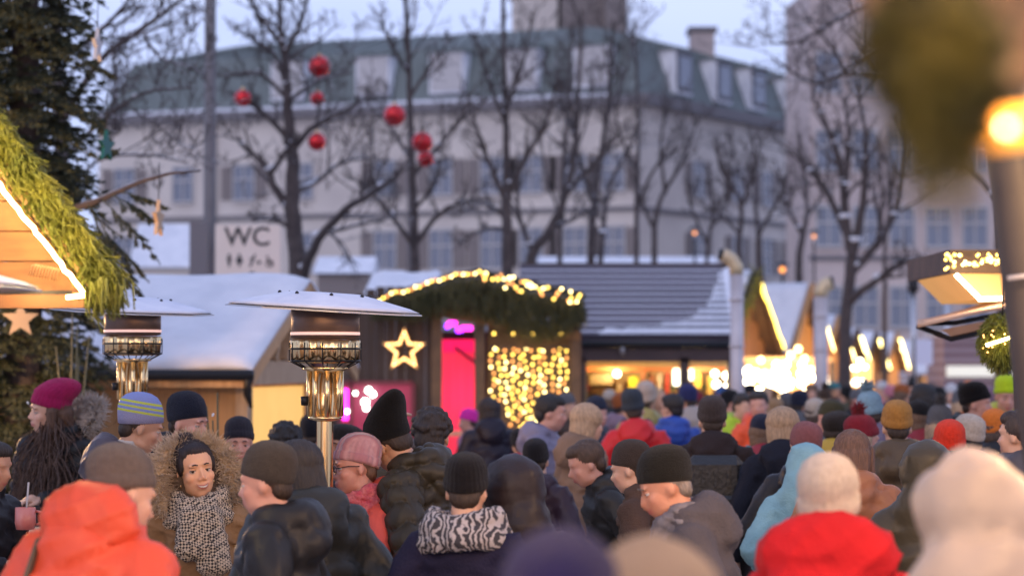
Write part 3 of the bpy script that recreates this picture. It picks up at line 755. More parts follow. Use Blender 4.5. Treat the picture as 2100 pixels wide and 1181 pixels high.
# roof boards + verge boards + snow
for (y0, z0, y1, z1, nm) in ((-FO, EZ - .06, DEP / 2, RZ, 'front'), (DEP + FO, EZ - .06, DEP / 2, RZ, 'back')):
    p, q_, r_, s = (-LEN - .2, y0, z0), (OV, y0, z0), (OV, y1, z1), (-LEN - .2, y1, z1)
    slab('roof', h1, p, q_, r_, s, .03, M_WOODP, n=4)
    up = Vector((0, -(z1 - z0), abs(y1 - y0))).normalized() * .04 if nm == 'front' else Vector((0, (z1 - z0), abs(y1 - y0))).normalized() * .04
    pp = [Vector(k) + up for k in (p, q_, r_, s)]
    if nm == 'front': pp[0] += Vector((0, -.02, -.01)); pp[1] += Vector((0, -.02, -.01))
    slab('snow_layer', h1, pp[0], pp[1], pp[2], pp[3], .08, M_SNOW, rough=.028, seed=3, n=26)
    G().beam((OV - .02, y0, z0 - .02), (OV - .02, y1, z1 - .02), .03, .12, up=(0, 0, 1)).put('verge_board', M_WOOD, h1)
G().box((-LEN - .2, -FO - .035, EZ - .15), (OV + .01, -FO - .008, EZ - .045)).put('fascia', M_WOOD, h1)
G().tube([(-LEN, -FO - .07, EZ - .055), (OV + .02, -FO - .07, EZ - .06)], .04, 8).put('gutter', M_BLACK, h1)
G().tube([(OV - .02, -FO - .06, EZ - .08), (OV - .05, -FO + .02, EZ - .2), (OV - .03, -FO + .06, EZ - .30)], [.035, .03, .012], 8).put('gutter_outlet', M_BLACK, h1)
# yellow board on the gable wall, lamplight put in as its own glow
M_YEL = mat('glowing_plywood', (.75, .45, .12), .7, c2=(.7, .4, .1), vs=3, emit=(1, .55, .14), es=.38)
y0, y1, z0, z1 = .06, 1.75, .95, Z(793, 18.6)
G().box((.045, y0 + .04, z0), (.06, y1 - .04, z1)).put('glow_board', M_YEL, h1)
for a, b in (((.05, y0, z0), (.05, y0, z1 + .05)), ((.05, y1, z0), (.05, y1, z1 + .05))): G().beam(a, b, .06, .08, up=(0, 1, 0)).put('window_post', M_WOOD, h1)
G().beam((.05, y0 - .06, z1 + .09), (.05, y1 + .06, z1 + .09), .1, .14).put('window_lintel', M_WOODP, h1)
q = G(); q.tube([(.1, 1.95, 1.9), (.12, 1.95, 1.7)], .06, 8); q.tube([(.1, 1.95, 1.68), (.12, 1.95, 1.55)], .07, 8); q.tube([(.1, 1.97, 1.5), (.12, 1.95, 1.38)], .05, 8)
o = q.put('hanging_lantern', mat('red_lacquer', (.3, .02, .01), .4, c2=(.02, .02, .02), vs=9), h1)
q = G(); q.beam((.5, 1.2, 0), (.5, 1.2, 0.01), .01, .01)

# ---- patio heaters
def heater(px, py_top, d, tilt, lb, snow=True):
    e = empty('patio_heater', (X(px, d), d, 0), lb, 'patio heater', 'steel patio heaters')
    s = (Z(py_top, d)) / 2.26
    e.scale = (s, s, s)
    zt = 2.26
    shade = G(); shade.lathe([(0, 0), (.14, -.002), (.19, -.010), (.385, -.056), (.412, -.063), (.412, -.068), (.38, -.064), (.15, -.022), (0, -.018)], 8, (0, 0, 0))
    so_ = shade.put('reflector', M_STEELM, e, loc=(0, 0, zt), rot=(R(tilt[0]), R(tilt[1]), R(12)))
    for p in so_.data.polygons: p.use_smooth = False
    top = G(); top.lathe([(0, .010), (.14, .008), (.19, -.001), (.36, -.041), (.402, -.056), (.36, -.050), (.15, -.005), (0, -.001)], 8)
    if snow: link('snow_film', top.mesh('snow_film'), mat('frost', (.66, .67, .74), .5, c2=(.52, .54, .64), vs=6, bump=.2), so_)
    for k in range(8):
        a = k * math.pi / 4
        link('rivet', sphere_mesh('rivet', .009, 1), M_BLACK, so_, (.19 * math.cos(a), .19 * math.sin(a), .0))
    em = G(); em.lathe([(.12, zt - .185), (.142, zt - .18), (.142, zt - .045), (.12, zt - .04)], 32); em.put('emitter_screen', mat('dark_mesh_steel', (.20, .13, .10), .42, .6, bump=.08, bs=300), e)
    gl = G(); gl.lathe([(.120, zt - .170), (.1445, zt - .168), (.1445, zt - .156), (.120, zt - .154)], 32)
    gl.put('burner_glow', mat('burner_glow', (.9, .6, .55), .4, emit=(1, .62, .55), es=.35), e)
    cup = G(); cup.lathe([(.10, zt - .285), (.136, zt - .28), (.142, zt - .192), (.138, zt - .188), (.134, zt - .192), (.13, zt - .26), (0, zt - .265)], 96); cup.v = [((x * (1 + .035 * math.cos(16 * math.atan2(y, x)))), (y * (1 + .035 * math.cos(16 * math.atan2(y, x)))), z) for x, y, z in cup.v]; cup.put('burner_cup', M_STEEL, e)  # flutes shaped into the cup to give striped reflections
    for z in (zt - .225, zt - .275):
        q = G(); q.lathe([(.146, -.004), (.151, 0), (.146, .004), (.142, 0), (.146, -.004)], 32, (0, 0, z)); q.put('guard_ring', M_BLACK, e)
    for k in range(12):
        a = k * math.pi / 6; c_, s_ = math.cos(a), math.sin(a)
        G().tube([(.149 * c_, .149 * s_, zt - .20), (.149 * c_, .149 * s_, zt - .275), (.07 * c_, .07 * s_, zt - .315)], .0028, 5).put('guard_rod', M_BLACK, e)
    nk = G(); nk.lathe([(.09, zt - .30), (.095, zt - .31), (.042, zt - .325), (.042, zt - .50), (.07, zt - .505), (.07, zt - .515), (.034, zt - .525)], 24); nk.put('neck', M_STEEL, e)
    for k in range(8):
        a = k * math.pi / 4 + .2; G().tube([(.066 * math.cos(a), .066 * math.sin(a), zt - .315), (.066 * math.cos(a), .066 * math.sin(a), zt - .505)], .012, 8).put('neck_rod', M_STEEL, e)
    q = G(); q.lathe([(.037, .45), (.034, zt - .52)], 20); q.put('post', M_STEEL, e)
    q = G(); q.lathe([(.30, 0), (.31, .02), (.28, .06), (.2, .08), (.2, .62), (.17, .66), (0, .66)], 28); q.put('gas_housing', M_STEELM, e)
    q = G(); q.lathe([(0, -.02), (.016, -.018), (.018, .018), (0, .02)], 12, (-.082, -.02, zt - .44)); q.put('valve_knob', M_BLACK, e)
    return e
heater(667, 604, 9.3, (2, 3), 'steel patio heater nearest the couple, its cap dusted with frost')
heater(272, 613, 11.5, (3, 2), 'farther steel patio heater standing over the blue striped hat')
heater(-195, 541, 6.9, (0, 2), 'patio heater at the left edge with only its cap tip in view')

# ---- garland stall at the left edge
DS = 7.6
ls = empty('garland_stall', (X(-60, DS), DS, 0), 'orange lit timber stall gable edged with green fir at the left', 'market stall')
lo = Vector((X(-60, DS), DS, 0))
def L_(px, py, d=DS): return W(px, py, d) - lo
pe, pt = L_(190, 606), L_(-190, 110)          # eave end and a point up the rake
# gable boards (horizontal), clipped by the rake
zz = L_(0, 596).z; nb = 9
for i in range(nb):
    za, zb = zz + i * .095, zz + (i + 1) * .095 - .004
    f = lambda z: pe.x + (pt.x - pe.x) * (z - pe.z) / (pt.z - pe.z)
    q = G(); q.prism([(pt.x - .6, za), (f(za) - .01, za), (f(zb) - .01, zb), (pt.x - .6, zb)], .02 + .003 * (i % 2), .045)
    q.put('gable_board', mat('warm_boards', (.28, .12, .04), .6, c2=(.19, .08, .026), vs=5, stretch=(1, 8, 8), bump=.15, obj_rand=.1), ls)
G().box((pt.x - .6, -.03, zz - .055), (pe.x - .01, .06, zz - .004)).put('tie_beam', mat('brown_beam', (.25, .11, .04), .6, c2=(.18, .08, .03), vs=5), ls)
G().box((pt.x - .6, -.02, zz - .012), (pe.x - .06, -.032, zz - .0)).put('shadow_gap_strip', M_BLACK, ls)
# roof sheet behind the garland and stall body
nrm = Vector((-(pt.z - pe.z), 0, (pt.x - pe.x))).normalized()
if nrm.z < 0: nrm = -nrm
q = G(); a, b = pe + Vector((.03, 0, -.03)), pt + Vector((-.02, 0, .02)); q.add([a, b, b + nrm * .04, a + nrm * .04] + [k + Vector((0, .22, 0)) for k in (a, b, b + nrm * .04, a + nrm * .04)], [(0, 1, 2, 3), (7, 6, 5, 4), (0, 4, 5, 1), (1, 5, 6, 2), (2, 6, 7, 3), (3, 7, 4, 0)])
q.put('roof', M_WOOD, ls)
planks(ls, (pt.x - .9, .4, 0), (1, 0, 0), .9 + (pe.x - pt.x) * .0 + .1, 2.2, 6, M_WOOD)
G().beam((pt.x + .05, .3, 0), (pt.x + .05, .3, zz), .09, .09, up=(0, 1, 0)).put('post', M_WOOD, ls)
lp = empty('added_lamp_post', (-4.2, 15.0, 0), 'added warm lamp on a post beside the spruce, unseen left of the view', 'street lamp')  # unseen lamp, added to light the snowy hut's front wall
G().tube([(0, 0, 0), (0, 0, 2.1)], [.04, .03]).put('post', M_BLACK, lp); link('lamp_globe', sphere_mesh('added_lamp_globe', .09), mat('added_lamp_glow', (1, .8, .5), .3, emit=(1, .6, .25), es=10), lp, (0, 0, 2.18)); lamp(lp, (.15, .05, 2.1), 140, (1, .55, .22), .12)
# garland of fir fingers
rng = np.random.default_rng(11); segs = []; lob = []
for i in range(3000):
    t = rng.random() ** .9; base = np.array(pe.lerp(pt, t)[:]); depth = rng.random() * 1.0
    n_ = np.array(nrm[:]); hgt = rng.random() ** .8 * .098
    p = base + n_ * (.012 + hgt) + np.array([0, -.06 + depth * .2 , 0]); dn = np.array((pe - pt).normalized()[:])
    dd = dn * (.55 + .4 * rng.random()) + np.array([rng.normal(0, .42), rng.normal(0, .4) - .3, rng.normal(-.3, .35)]); dd /= np.linalg.norm(dd)
    segs.append((p, p + dd * (.028 + .034 * rng.random())))
for i in range(160):       # tail hanging at the eave
    p = np.array(pe[:]) + np.array([rng.normal(.045, .03), rng.normal(0, .05), .05 * rng.random() + .01]); dd = np.array([rng.normal(.05, .15), rng.normal(0, .2), -1]); segs.append((p, p + dd / np.linalg.norm(dd) * (.05 + .05 * rng.random())))
p = np.array(L_(186, 620)[:]); e_ = np.array(L_(208, 680)[:]); segs += [(p, e_), ((p + e_) / 2, e_ + [.01, 0, .02]), (p, (p + e_) / 2 + [-.02, 0, 0])]
link('fir_garland', fir_mesh('fir_garland', segs, rng, .0045, 46, .013, .0026), M_FIR, ls)
off = Vector((-.012, -.085, -.008))
strip(ls, pe + off + Vector((0, 0, .012)), pt + off, .0062, mat('led_rope', (1, .9, .6), .3, emit=(1, .76, .30), es=16), wob=.004, n=40)
strip(ls, pe + off + Vector((0, 0, .006)), pe + off + Vector((-.055, 0, .0)), .006, mat('led_rope', (1, .9, .6), .3, emit=(1, .76, .30), es=16))
for t, en in ((.1, 3), (.3, 3), (.5, 3), (.8, 3)): lamp(ls, pe.lerp(pt, t) + Vector((.07, -.22, .10)), en * .5, (1, .70, .25), .03)  # extra point lights outside the garland, added to brighten the fir
for t, en in ((.12, 4), (.45, 4), (.8, 4)): lamp(ls, pe.lerp(pt, t) + Vector((-.10, -.16, -.06)), en * .32, (1, .62, .25), .03)
for i in range(10):
    p = L_(60 + i * 6, 565 + i * 1.2); G().tube([p, p + Vector((.012, -.02, .03)), p + Vector((.03, -.03, .035))], .0015, 4).put('straw', M_WOODP, ls)

# ---- hut 2: dark log hut with garland porch, star and light curtain
D2 = 28.0
def P2_(px, py, d=D2): return W(px, py, d)
o2 = Vector((X(980, D2), D2, 0))
h2 = empty('dark_timber_hut', o2, 'dark weathered timber hut with fir covered porch roof and pink lit doorway', 'hut')
def l2(px, py, d=D2): return W(px, py, d) - o2
x0, x1 = l2(650, 0).x, l2(893, 0).x
planks(h2, (x0, .02, 0), (1, 0, 0), x1 - x0, 2.72, 12, M_DARKW, hfun=lambda t: 2.35 + .35 * min(1, t * 2))
for px in (897, 984, 1180):
    G().beam((l2(px, 0).x, -.02, 0), (l2(px, 0).x, -.02, l2(px, 640).z), .12, .12, up=(0, 1, 0)).put('porch_post', M_DARKB if px != 897 else mat('warm_post', (.16, .09, .045), .7, c2=(.1, .055, .03), vs=6), h2)
G().beam((l2(890, 0).x, -.04, l2(0, 640).z), (l2(1190, 0).x, -.04, l2(0, 690).z), .12, .10).put('porch_beam', mat('warm_post', (.16, .09, .045), .7, c2=(.1, .055, .03), vs=6), h2)
# pink interior: boards carry the pink light as their own glow
M_PINK = mat('pink_glow_boards', (.7, .12, .12), .7, c2=(.6, .08, .10), vs=3, stretch=(8, 8, .6), emit=(1, .05, .11), es=.26)
M_MAG = mat('magenta_lamp', (.9, .1, .6), .5, emit=(1, .02, .55), es=3.0); M_VIO = mat('violet_lamp', (.4, .1, 1), .5, emit=(.30, .02, 1), es=4)
xa, xb = l2(898, 0).x, l2(990, 0).x
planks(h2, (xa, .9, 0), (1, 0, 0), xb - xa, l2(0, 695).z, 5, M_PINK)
G().box((xa - .1, 1.5, 0), (l2(1200, 0).x, 1.56, 2.2)).put('back_wall', M_DARKB, h2)
G().box((xa, .84, l2(0, 722).z), (xb, .88, l2(0, 695).z)).put('door_lintel', mat('red_glow_board', (.7, .02, .05), .5, emit=(1, .01, .12), es=.5), h2)  # lintel carries the red light as its own glow
G().beam((l2(930, 0).x, .8, l2(0, 712).z), (l2(975, 0).x, .8, l2(0, 745).z), .04, .04).put('door_brace', M_DARKB, h2)
for px, py, m, w in ((925, 662, M_MAG, .11), (915, 668, M_VIO, .05), (955, 672, M_MAG, .14), (1010, 678, M_VIO, .05), (940, 676, M_VIO, .08)):
    p = l2(px, py); G().box((p.x - w / 2, .5, p.z - .025), (p.x + w / 2, .54, p.z + .03), bev=.01).put('coloured_lamp', m, h2)
lamp(h2, (l2(950, 0).x, .45, 1.4), 10, (1, .03, .25), .1)
# counter board below
G().box((l2(893, 0).x, -.18, .98), (l2(1000, 0).x, .1, 1.03)).put('counter', M_WOODP, h2)
# window in the dark wall
xw0, xw1, zw0, zw1 = l2(700, 0).x, l2(848, 0).x, l2(0, 905).z, l2(0, 785).z
G().box((xw0, -.035, zw0), (xw1, -.018, zw1)).put('window_reveal', mat('rosy_glass', (.12, .03, .05), .2, emit=(.6, .05, .12), es=.25), h2)
for a, b in (((xw0, zw0), (xw0, zw1)), ((xw1, zw0), (xw1, zw1)), ((xw0, zw1), (xw1, zw1)), ((xw0, zw0), (xw1, zw0)), ((l2(722, 0).x, zw0), (l2(722, 0).x, zw1))):
    G().beam((a[0], -.05, a[1]), (b[0], -.05, b[1]), .05, .05, up=(0, 1, 0)).put('window_frame', mat('red_frame', (.20, .03, .04), .6), h2)
G().box((l2(698, 0).x, -.07, l2(0, 860).z), (l2(716, 0).x, -.04, l2(0, 797).z)).put('neon_tube', M_MAG, h2)
M_COOL = mat('cool_lamp', (.8, 1, .95), .4, emit=(.75, 1, .85), es=7)
for px, py, r in ((757, 800, .035), (766, 808, .03), (750, 824, .04), (752, 836, .03), (713, 843, .02), (730, 806, .02)):
    link('window_lamp', sphere_mesh('window_lamp', r), M_COOL, h2, l2(px, py) + Vector((0, -.09, 0)))
# porch roof: two rakes
PL, PK, PR = l2(770, 640), l2(980, 590), l2(1192, 640)
for a, b in ((PL, PK), (PK, PR)):
    q = G(); q.add([a, b, b + Vector((0, 0, .04)), a + Vector((0, 0, .04))] + [k + Vector((0, 1.6, .25)) for k in (a, b, b + Vector((0, 0, .04)), a + Vector((0, 0, .04)))], [(0, 1, 2, 3), (7, 6, 5, 4), (0, 4, 5, 1), (1, 5, 6, 2), (2, 6, 7, 3), (3, 7, 4, 0)])
    q.put('porch_roof', M_DARKW, h2)
    G().beam(a + Vector((0, -.03, -.02)), b + Vector((0, -.03, -.02)), .05, .14, up=(0, 0, 1)).put('barge_board', M_DARKB, h2)
slab('snow_layer', h2, l2(735, 635, 28.6), l2(905, 605, 28.6), l2(905, 562, 30.2), l2(765, 562, 30.2), .06, M_SNOW, rough=.02, seed=9)
q = G(); q.prism([(l2(893, 0).x, l2(0, 650).z), (PR.x - .05, l2(0, 650).z), (PK.x, PK.z - .03)], .02, .05); q.put('gable_board', M_DARKB, h2)
# fir thatch on the porch: hanging tufts
rng = np.random.default_rng(21); segs = []
def rake(u):  # photo outline of the top of the greenery
    xs = [768, 800, 860, 920, 980, 1040, 1100, 1160, 1195]; ys = [628, 606, 590, 568, 560, 572, 588, 600, 608]
    return float(np.interp(u, xs, ys))
def low(u):
    xs = [768, 840, 905, 940, 985, 1020, 1060, 1110, 1150, 1198]; ys = [640, 655, 648, 640, 655, 665, 690, 705, 690, 660]
    return float(np.interp(u, xs, ys))
for i in range(2600):
    u = 768 + 430 * rng.random(); yt, yl = rake(u), low(u); v = rng.random()
    p = np.array(l2(u, yt + 4 + (yl - yt - 22) * v, D2 - .12 - .25 * rng.random())[:])
    dd = np.array([rng.normal(0, .3), rng.normal(-.15, .3), -1.]); dd /= np.linalg.norm(dd); segs.append((p, p + dd * (.09 + .1 * rng.random())))
for i in range(420):
    u = 768 + 430 * rng.random(); p = np.array(l2(u, rake(u) + 6, D2 - .2 + .3 * rng.random())[:]); dd = np.array([rng.normal(0, .6), rng.normal(0, .4), .8]); dd /= np.linalg.norm(dd); segs.append((p, p + dd * .07))
link('fir_thatch', fir_mesh('fir_thatch', segs, rng, .008, 22, .035, .007), M_FIRD, h2)
# garland lamps
gb = empty('porch_light_chain', l2(980, 562) + o2, 'chain of warm bulbs along the fir covered porch roof', 'light chain')
bul = sphere_mesh('bulb', .017, 1); prev = None; pts = []
rg = random.Random(4)
for i in range(26):
    u = 778 + i * 8.2; pts.append((u, rake(u) - 2 + rg.uniform(-3, 3)))
for i in range(46):
    u = 985 + rg.random() * 205; pts.append((u, rake(u) + 2 + rg.uniform(-9, 17)))
for k, (u, v) in enumerate(pts):
    p = W(u, v, D2 - .42); link('bulb', bul, (M_BULBW if k % 3 == 0 else M_BULB if k % 3 == 1 else M_BULBD), gb, p - gb.location)
pts.sort(); G().tube([W(u, v, D2 - .40) - gb.location for u, v in pts], .004, 4).put('cable', M_CORD, gb)
# star
st = empty('light_star', W(829, 718, D2 - .1), 'five pointed star outlined in warm bulbs on the dark timber wall', 'light star')
kk = D2 / FPX; ro, ri = 47 * kk, 20 * kk
op = star_poly(ro, ri); ip = star_poly(ro * .60, ri * .60 )
v = [(x, 0, z) for x, z in op] + [(x, 0, z) for x, z in ip] + [(x, .03, z) for x, z in op] + [(x, .03, z) for x, z in ip]
f = []
for i in range(10):
    j = (i + 1) % 10; f += [(i, j, 10 + j, 10 + i), (20 + i, 30 + i, 30 + j, 20 + j), (i, 20 + i, 20 + j, j), (10 + i, 10 + j, 30 + j, 30 + i)]
q = G(); q.add(v, f); q.put('frame', mat('gold_glow_frame', (.62, .36, .13), .5, emit=(1, .50, .18), es=.28), st)  # bulb light on the frame put in as emission
for i in range(10):
    j = (i + 1) % 10
    for t in (.1, .37, .63, .9):
        x = (op[i][0] * (1 - t) + op[j][0] * t) * .82; z = (op[i][1] * (1 - t) + op[j][1] * t) * .82
        link('bulb', sphere_mesh('star_bulb', .011, 1) if (i == 0 and t == .1) else bpy.data.meshes['star_bulb'], mat('star_bulb_glow', (1, .7, .4), .3, emit=(1, .58, .20), es=4), st, (x, -.012, z))
# light curtain
lc = empty('light_curtain', W(1085, 712, D2 - .25), 'heart shaped curtain of golden bulbs hanging beside the pink doorway', 'light curtain')
rg = random.Random(8); n_s = 12; cnt = 0
for i in range(n_s):
    u = 1010 + i * 13.6
    t = abs(u - 1082) / 75.0; bot = 915 - 105 * t ** 1.1 if u < 1082 else 918 - 115 * t ** 1.1
    if i >= 10: bot = 812
    p_top = W(u, 712, D2 - .25) - lc.location
    G().tube([p_top, W(u, bot, D2 - .25) - lc.location], .003, 4).put('cable', M_CORD, lc)
    y = 714 + rg.random() * 6
    while y < bot:
        p = W(u + rg.uniform(-5, 5), y, D2 - .25 + rg.uniform(-.05, .05)) - lc.location
        link('bulb', bul, rg.choice([M_BULBW, M_BULB, M_BULB, M_BULBD]), lc, p); cnt += 1
        y += 11.0 + rg.random() * 4
G().tube([W(1003, 712, D2 - .25) - lc.location, W(1166, 712, D2 - .25) - lc.location], .012, 6).put('rail', M_DARKB, lc)
for u in (1013, 1052, 1094, 1150): link('bulb', bul, M_BULB, lc, W(u, 684, D2 - .25) - lc.location)
lamp(lc, W(1085, 790, D2 - .7) - lc.location, 14, (1, .6, .2), .3)
G().box((l2(1000, 0).x, .1, 0), (l2(1172, 0).x, .15, 2.25)).put('curtain_backing', M_DARKB, h2)
G().box((l2(1010, 0).x, -.06, 0), (l2(1172, 0).x, .02, 1.0)).put('counter_front', mat('red_glow_board2', (.25, .03, .03), .6, c2=(.18, .02, .02), vs=4), h2)

# ---- long stall with battened roof
D3 = 31.0; o3 = Vector((X(1350, D3), D3, 0))
h3 = empty('long_stall', o3, 'long market stall with snow striped battened roof and bright yellow interior', 'market stall')
def l3(px, py, d=D3): return W(px, py, d) - o3
eL, eR = l3(1160, 702), l3(1503, 702); rL, rR = l3(1120, 553, 33), l3(1496, 553, 33)
rL.x = eL.x + .02
slab('roof', h3, eL + Vector((-.6, 0, 0)), eR, rR, rL + Vector((-.6, 0, 0)), .05, mat('roof_boards', (.10, .085, .10), .6, c2=(.14, .12, .14), vs=3), n=4)
NB = 12; up = Vector((0, -(rL.z - eL.z), 2.0)).normalized()
batt = G().box((0, -.5, -.5), (1, .5, .5)).mesh('roof_batten')
M_BATT = mat('roof_batten', (.045, .036, .05), .55, c2=(.08, .065, .085), vs=4, stretch=(1, 6, 6), obj_rand=.15)
M_FROST = mat('frosted_board', (.56, .55, .62), .7, c2=(.74, .74, .80), vs=2.5, stretch=(1, 5, 5))
sl = (rR - eR).length; an = math.atan2(rR.z - eR.z, rR.y - eR.y)
for i in range(NB):
    t = (i + .35) / NB; a = eL.lerp(rL, t) + up * .065 + Vector((-.6, 0, 0))
    link('roof_batten', batt, M_BATT, h3, a, (an, 0, 0), (eR.x - eL.x + .6, sl / NB * .50, .07))
    a2 = eL.lerp(rL, (i + .85) / NB) + up * .062 + Vector((-.6, 0, 0))
    link('roof_snow_strip', batt, M_FROST, h3, a2, (an, 0, 0), (eR.x - eL.x + .595, sl / NB * .56, .03))
# drifted snow: along the eave and up the right verge, ragged outline
pr = []; rg = random.Random(3)
def Rf(u, v): return eL.lerp(eR, u) * (1 - v) + rL.lerp(rR, u) * v + up * .10
outl = [(.20, .05), (.26, .10), (.34, .09), (.42, .13), (.50, .12), (.58, .17), (.66, .17), (.72, .24), (.77, .24), (.80, .34), (.84, .36), (.855, .48), (.885, .52), (.89, .66), (.915, .70), (.92, .84), (.95, .88), (.995, .94)]
top = []; 
for i, (u, v) in enumerate(outl):
    top.append(Rf(u + rg.uniform(-.01, .01), v + rg.uniform(-.015, .015)))
lowp = [Rf(u if u < .99 else .995, .02 if k < 11 else .02) for k, (u, v) in enumerate(outl)]
V = [p for p in lowp] + [p for p in top] + [p - up * .035 for p in lowp] + [p - up * .035 for p in top]; n = len(outl); F = []
for i in range(n - 1): F += [(i, i + 1, n + i + 1, n + i), (2*n + i, 3*n + i, 3*n + i + 1, 2*n + i + 1), (i, 2*n + i, 2*n + i + 1, i + 1), (n + i, n + i + 1, 3*n + i + 1, 3*n + i)]
F += [(0, n, 3*n, 2*n), (n-1, 3*n-1, 4*n-1, 2*n-1)]
q = G(); q.add(V, F); q.put('snow_drift', M_SNOW, h3)
G().beam(rL + Vector((-.6, 0, .06)), rR + Vector((0, 0, .06)), .16, .06).put('ridge_cap', M_DARKB, h3)
G().box((eL.x - .1, -.04, eL.z - .25), (eR.x, .0, eL.z - .035)).put('fascia', mat('fascia_brown', (.075, .045, .04), .7, c2=(.05, .03, .03), vs=3), h3)
G().tube([(eL.x, -.07, eL.z - .02), (eR.x + .02, -.07, eR.z - .03)], .045, 8).put('gutter', M_BLACK, h3)
G().tube([(l3(1275, 0).x, -.06, eL.z - .04), (l3(1275, 0).x, -.05, eL.z - .16)], .03, 8).put('gutter_bracket', M_STEELM, h3)
for px in (1190, 1402, 1498): G().beam((l3(px, 0).x, .02, 0), (l3(px, 0).x, .02, eL.z - .2), .12, .12, up=(0, 1, 0)).put('post', M_DARKB, h3)
planks(h3, (l3(1158, 0).x, -.0, 0), (1, 0, 0), l3(1190, 0).x - l3(1158, 0).x, eL.z - .25, 2, M_DARKW)
xl, xr = l3(1196, 0).x, l3(1500, 0).x
G().box((xl - .1, 1.6, 0), (xr + .1, 1.66, 2.4)).put('back_wall', mat('cream_wall', (.62, .45, .22), .7, c2=(.52, .36, .15), vs=1.5), h3)
G().box((xl, .2, 0), (xl + .05, 1.6, 2.3)).put('side_wall', mat('cream_wall', (.62, .45, .22), .7, c2=(.52, .36, .15), vs=1.5), h3)
G().box((xl, -.12, 0), (xr, -.06, 1.02)).put('counter_front', M_WOOD, h3)
G().box((xl, -.2, 1.025), (xr, .4, 1.07)).put('counter', M_WOODP, h3)
for px, py, w, hh, c, es in ((1232, 778, .30, .14, (.22, .17, .09), 0), (1300, 790, .12, .22, (.55, .5, .03), 0), (1338, 785, .06, .22, (.3, .09, .03), 0), (1352, 785, .05, .25, (.7, .55, .4), 0), (1368, 785, .05, .28, (.5, .05, .03), 0),
                             (1430, 780, .10, .22, (.5, .3, .04), 0), (1456, 790, .07, .25, (.4, .25, .05), 0), (1320, 770, .05, .12, (.35, .12, .05), 0)):
    p = l3(px, py, D3 + .9); q = G(); q.box((p.x - w/2, .85, p.z - hh/2), (p.x + w/2, .95, p.z + hh/2), bev=.012); q.put('hanging_ware', mat('ware', c, .6), h3)
rg = random.Random(17)
for k in range(22):
    u = 1204 + 13.2 * k + rg.uniform(-4, 4); w = rg.uniform(.03, .08); hh = rg.uniform(.06, .16); p = l3(u, rg.choice([772, 792, 808]), D3 + 1.4); q = G()
    q.box((p.x - w/2, 1.3, p.z - hh/2), (p.x + w/2, 1.42, p.z + hh/2), bev=.012); q.put('shelf_ware', mat('ware', rg.choice([(.12, .05, .02), (.35, .05, .03), (.3, .2, .05), (.05, .03, .02), (.5, .4, .25), (.08, .12, .05)]), .6), h3)
for py in (782, 801, 818): G().box((xl, 1.28, l3(0, py, D3 + 1.4).z - .015), (xr, 1.58, l3(0, py, D3 + 1.4).z)).put('shelf', M_WOOD, h3)
G().beam((xl, .9, l3(0, 757, D3 + .9).z), (xr, .9, l3(0, 757, D3 + .9).z), .04, .04).put('ware_rail', mat('orange_rail', (.5, .14, .04), .6), h3)
M_LAMPW = mat('lamp_white', (1, .95, .8), .4, emit=(1, .86, .55), es=7)
M_SIGNW = mat('lit_sign', (1, .95, .8), .4, emit=(1, .90, .62), es=2.6)
for px, py, w, hh in ((1391, 773, .13, .21), (1418, 768, .05, .14)):
    p = l3(px, py, D3 + .1); G().box((p.x - w/2, .1, p.z - hh/2), (p.x + w/2, .14, p.z + hh/2), bev=.01).put('lit_sign', M_SIGNW, h3)
for px, py, r in ((1265, 766, .045), (1466, 766, .045), (1469, 788, .05), (1490, 770, .05), (1490, 790, .03)):
    p = l3(px, py, D3 + .4); link('globe_lamp', sphere_mesh('globe_lamp', r), M_LAMPW, h3, p)
lamp(h3, (l3(1265, 0).x, .7, 1.75), 15, (1, .66, .3), .1); lamp(h3, (l3(1440, 0).x, .6, 1.75), 15, (1, .7, .35), .1)

# ---- white flue pipes
M_FLUE = mat('pale_flue', (.56, .50, .50), .45, .35, c2=(.44, .38, .38), vs=3, bump=.2, bs=6)
def flue(px, pyt, d, r, sgn, lb):
    e = empty('flue_pipe', (X(px, d), d, 0), lb, 'flue', 'pale elbow flues by the stalls'); zt = Z(pyt, d)
    G().tube([(0, 0, 0), (0, 0, zt - .27)], r, 16).put('pipe', M_FLUE, e)
    for k in range(5): G().lathe([(r, -.015), (r + .012, -.01), (r + .012, .01), (r, .015)], 16, (0, 0, .5 + k * .5)).put('pipe_collar', M_FLUE, e)
    pts = [(0, 0, zt - .268), (sgn * .004, 0, zt - .19), (sgn * .05, 0, zt - .11), (sgn * .11, 0, zt - .07), (sgn * .15, 0, zt - .055)]
    G().tube(pts, [r, r * 1.03, r * 1.05, r * 1.0, r], 16).put('elbow', mat('warm_flue', (.62, .48, .28), .4, .4, c2=(.5, .38, .25), vs=5), e)
    G().tube([(sgn * .151, 0, zt - .055), (sgn * .19, 0, zt - .05)], [r * .9, r * .86], 16).put('outlet', M_BLACK, e)
flue(1511, 512, 26.0, .072, -1, 'pale flue pipe with elbow to the left at the end of the battened roof')
flue(1683, 572, 36.0, .105, 1, 'pale flue pipe with elbow to the right in front of the far gables')

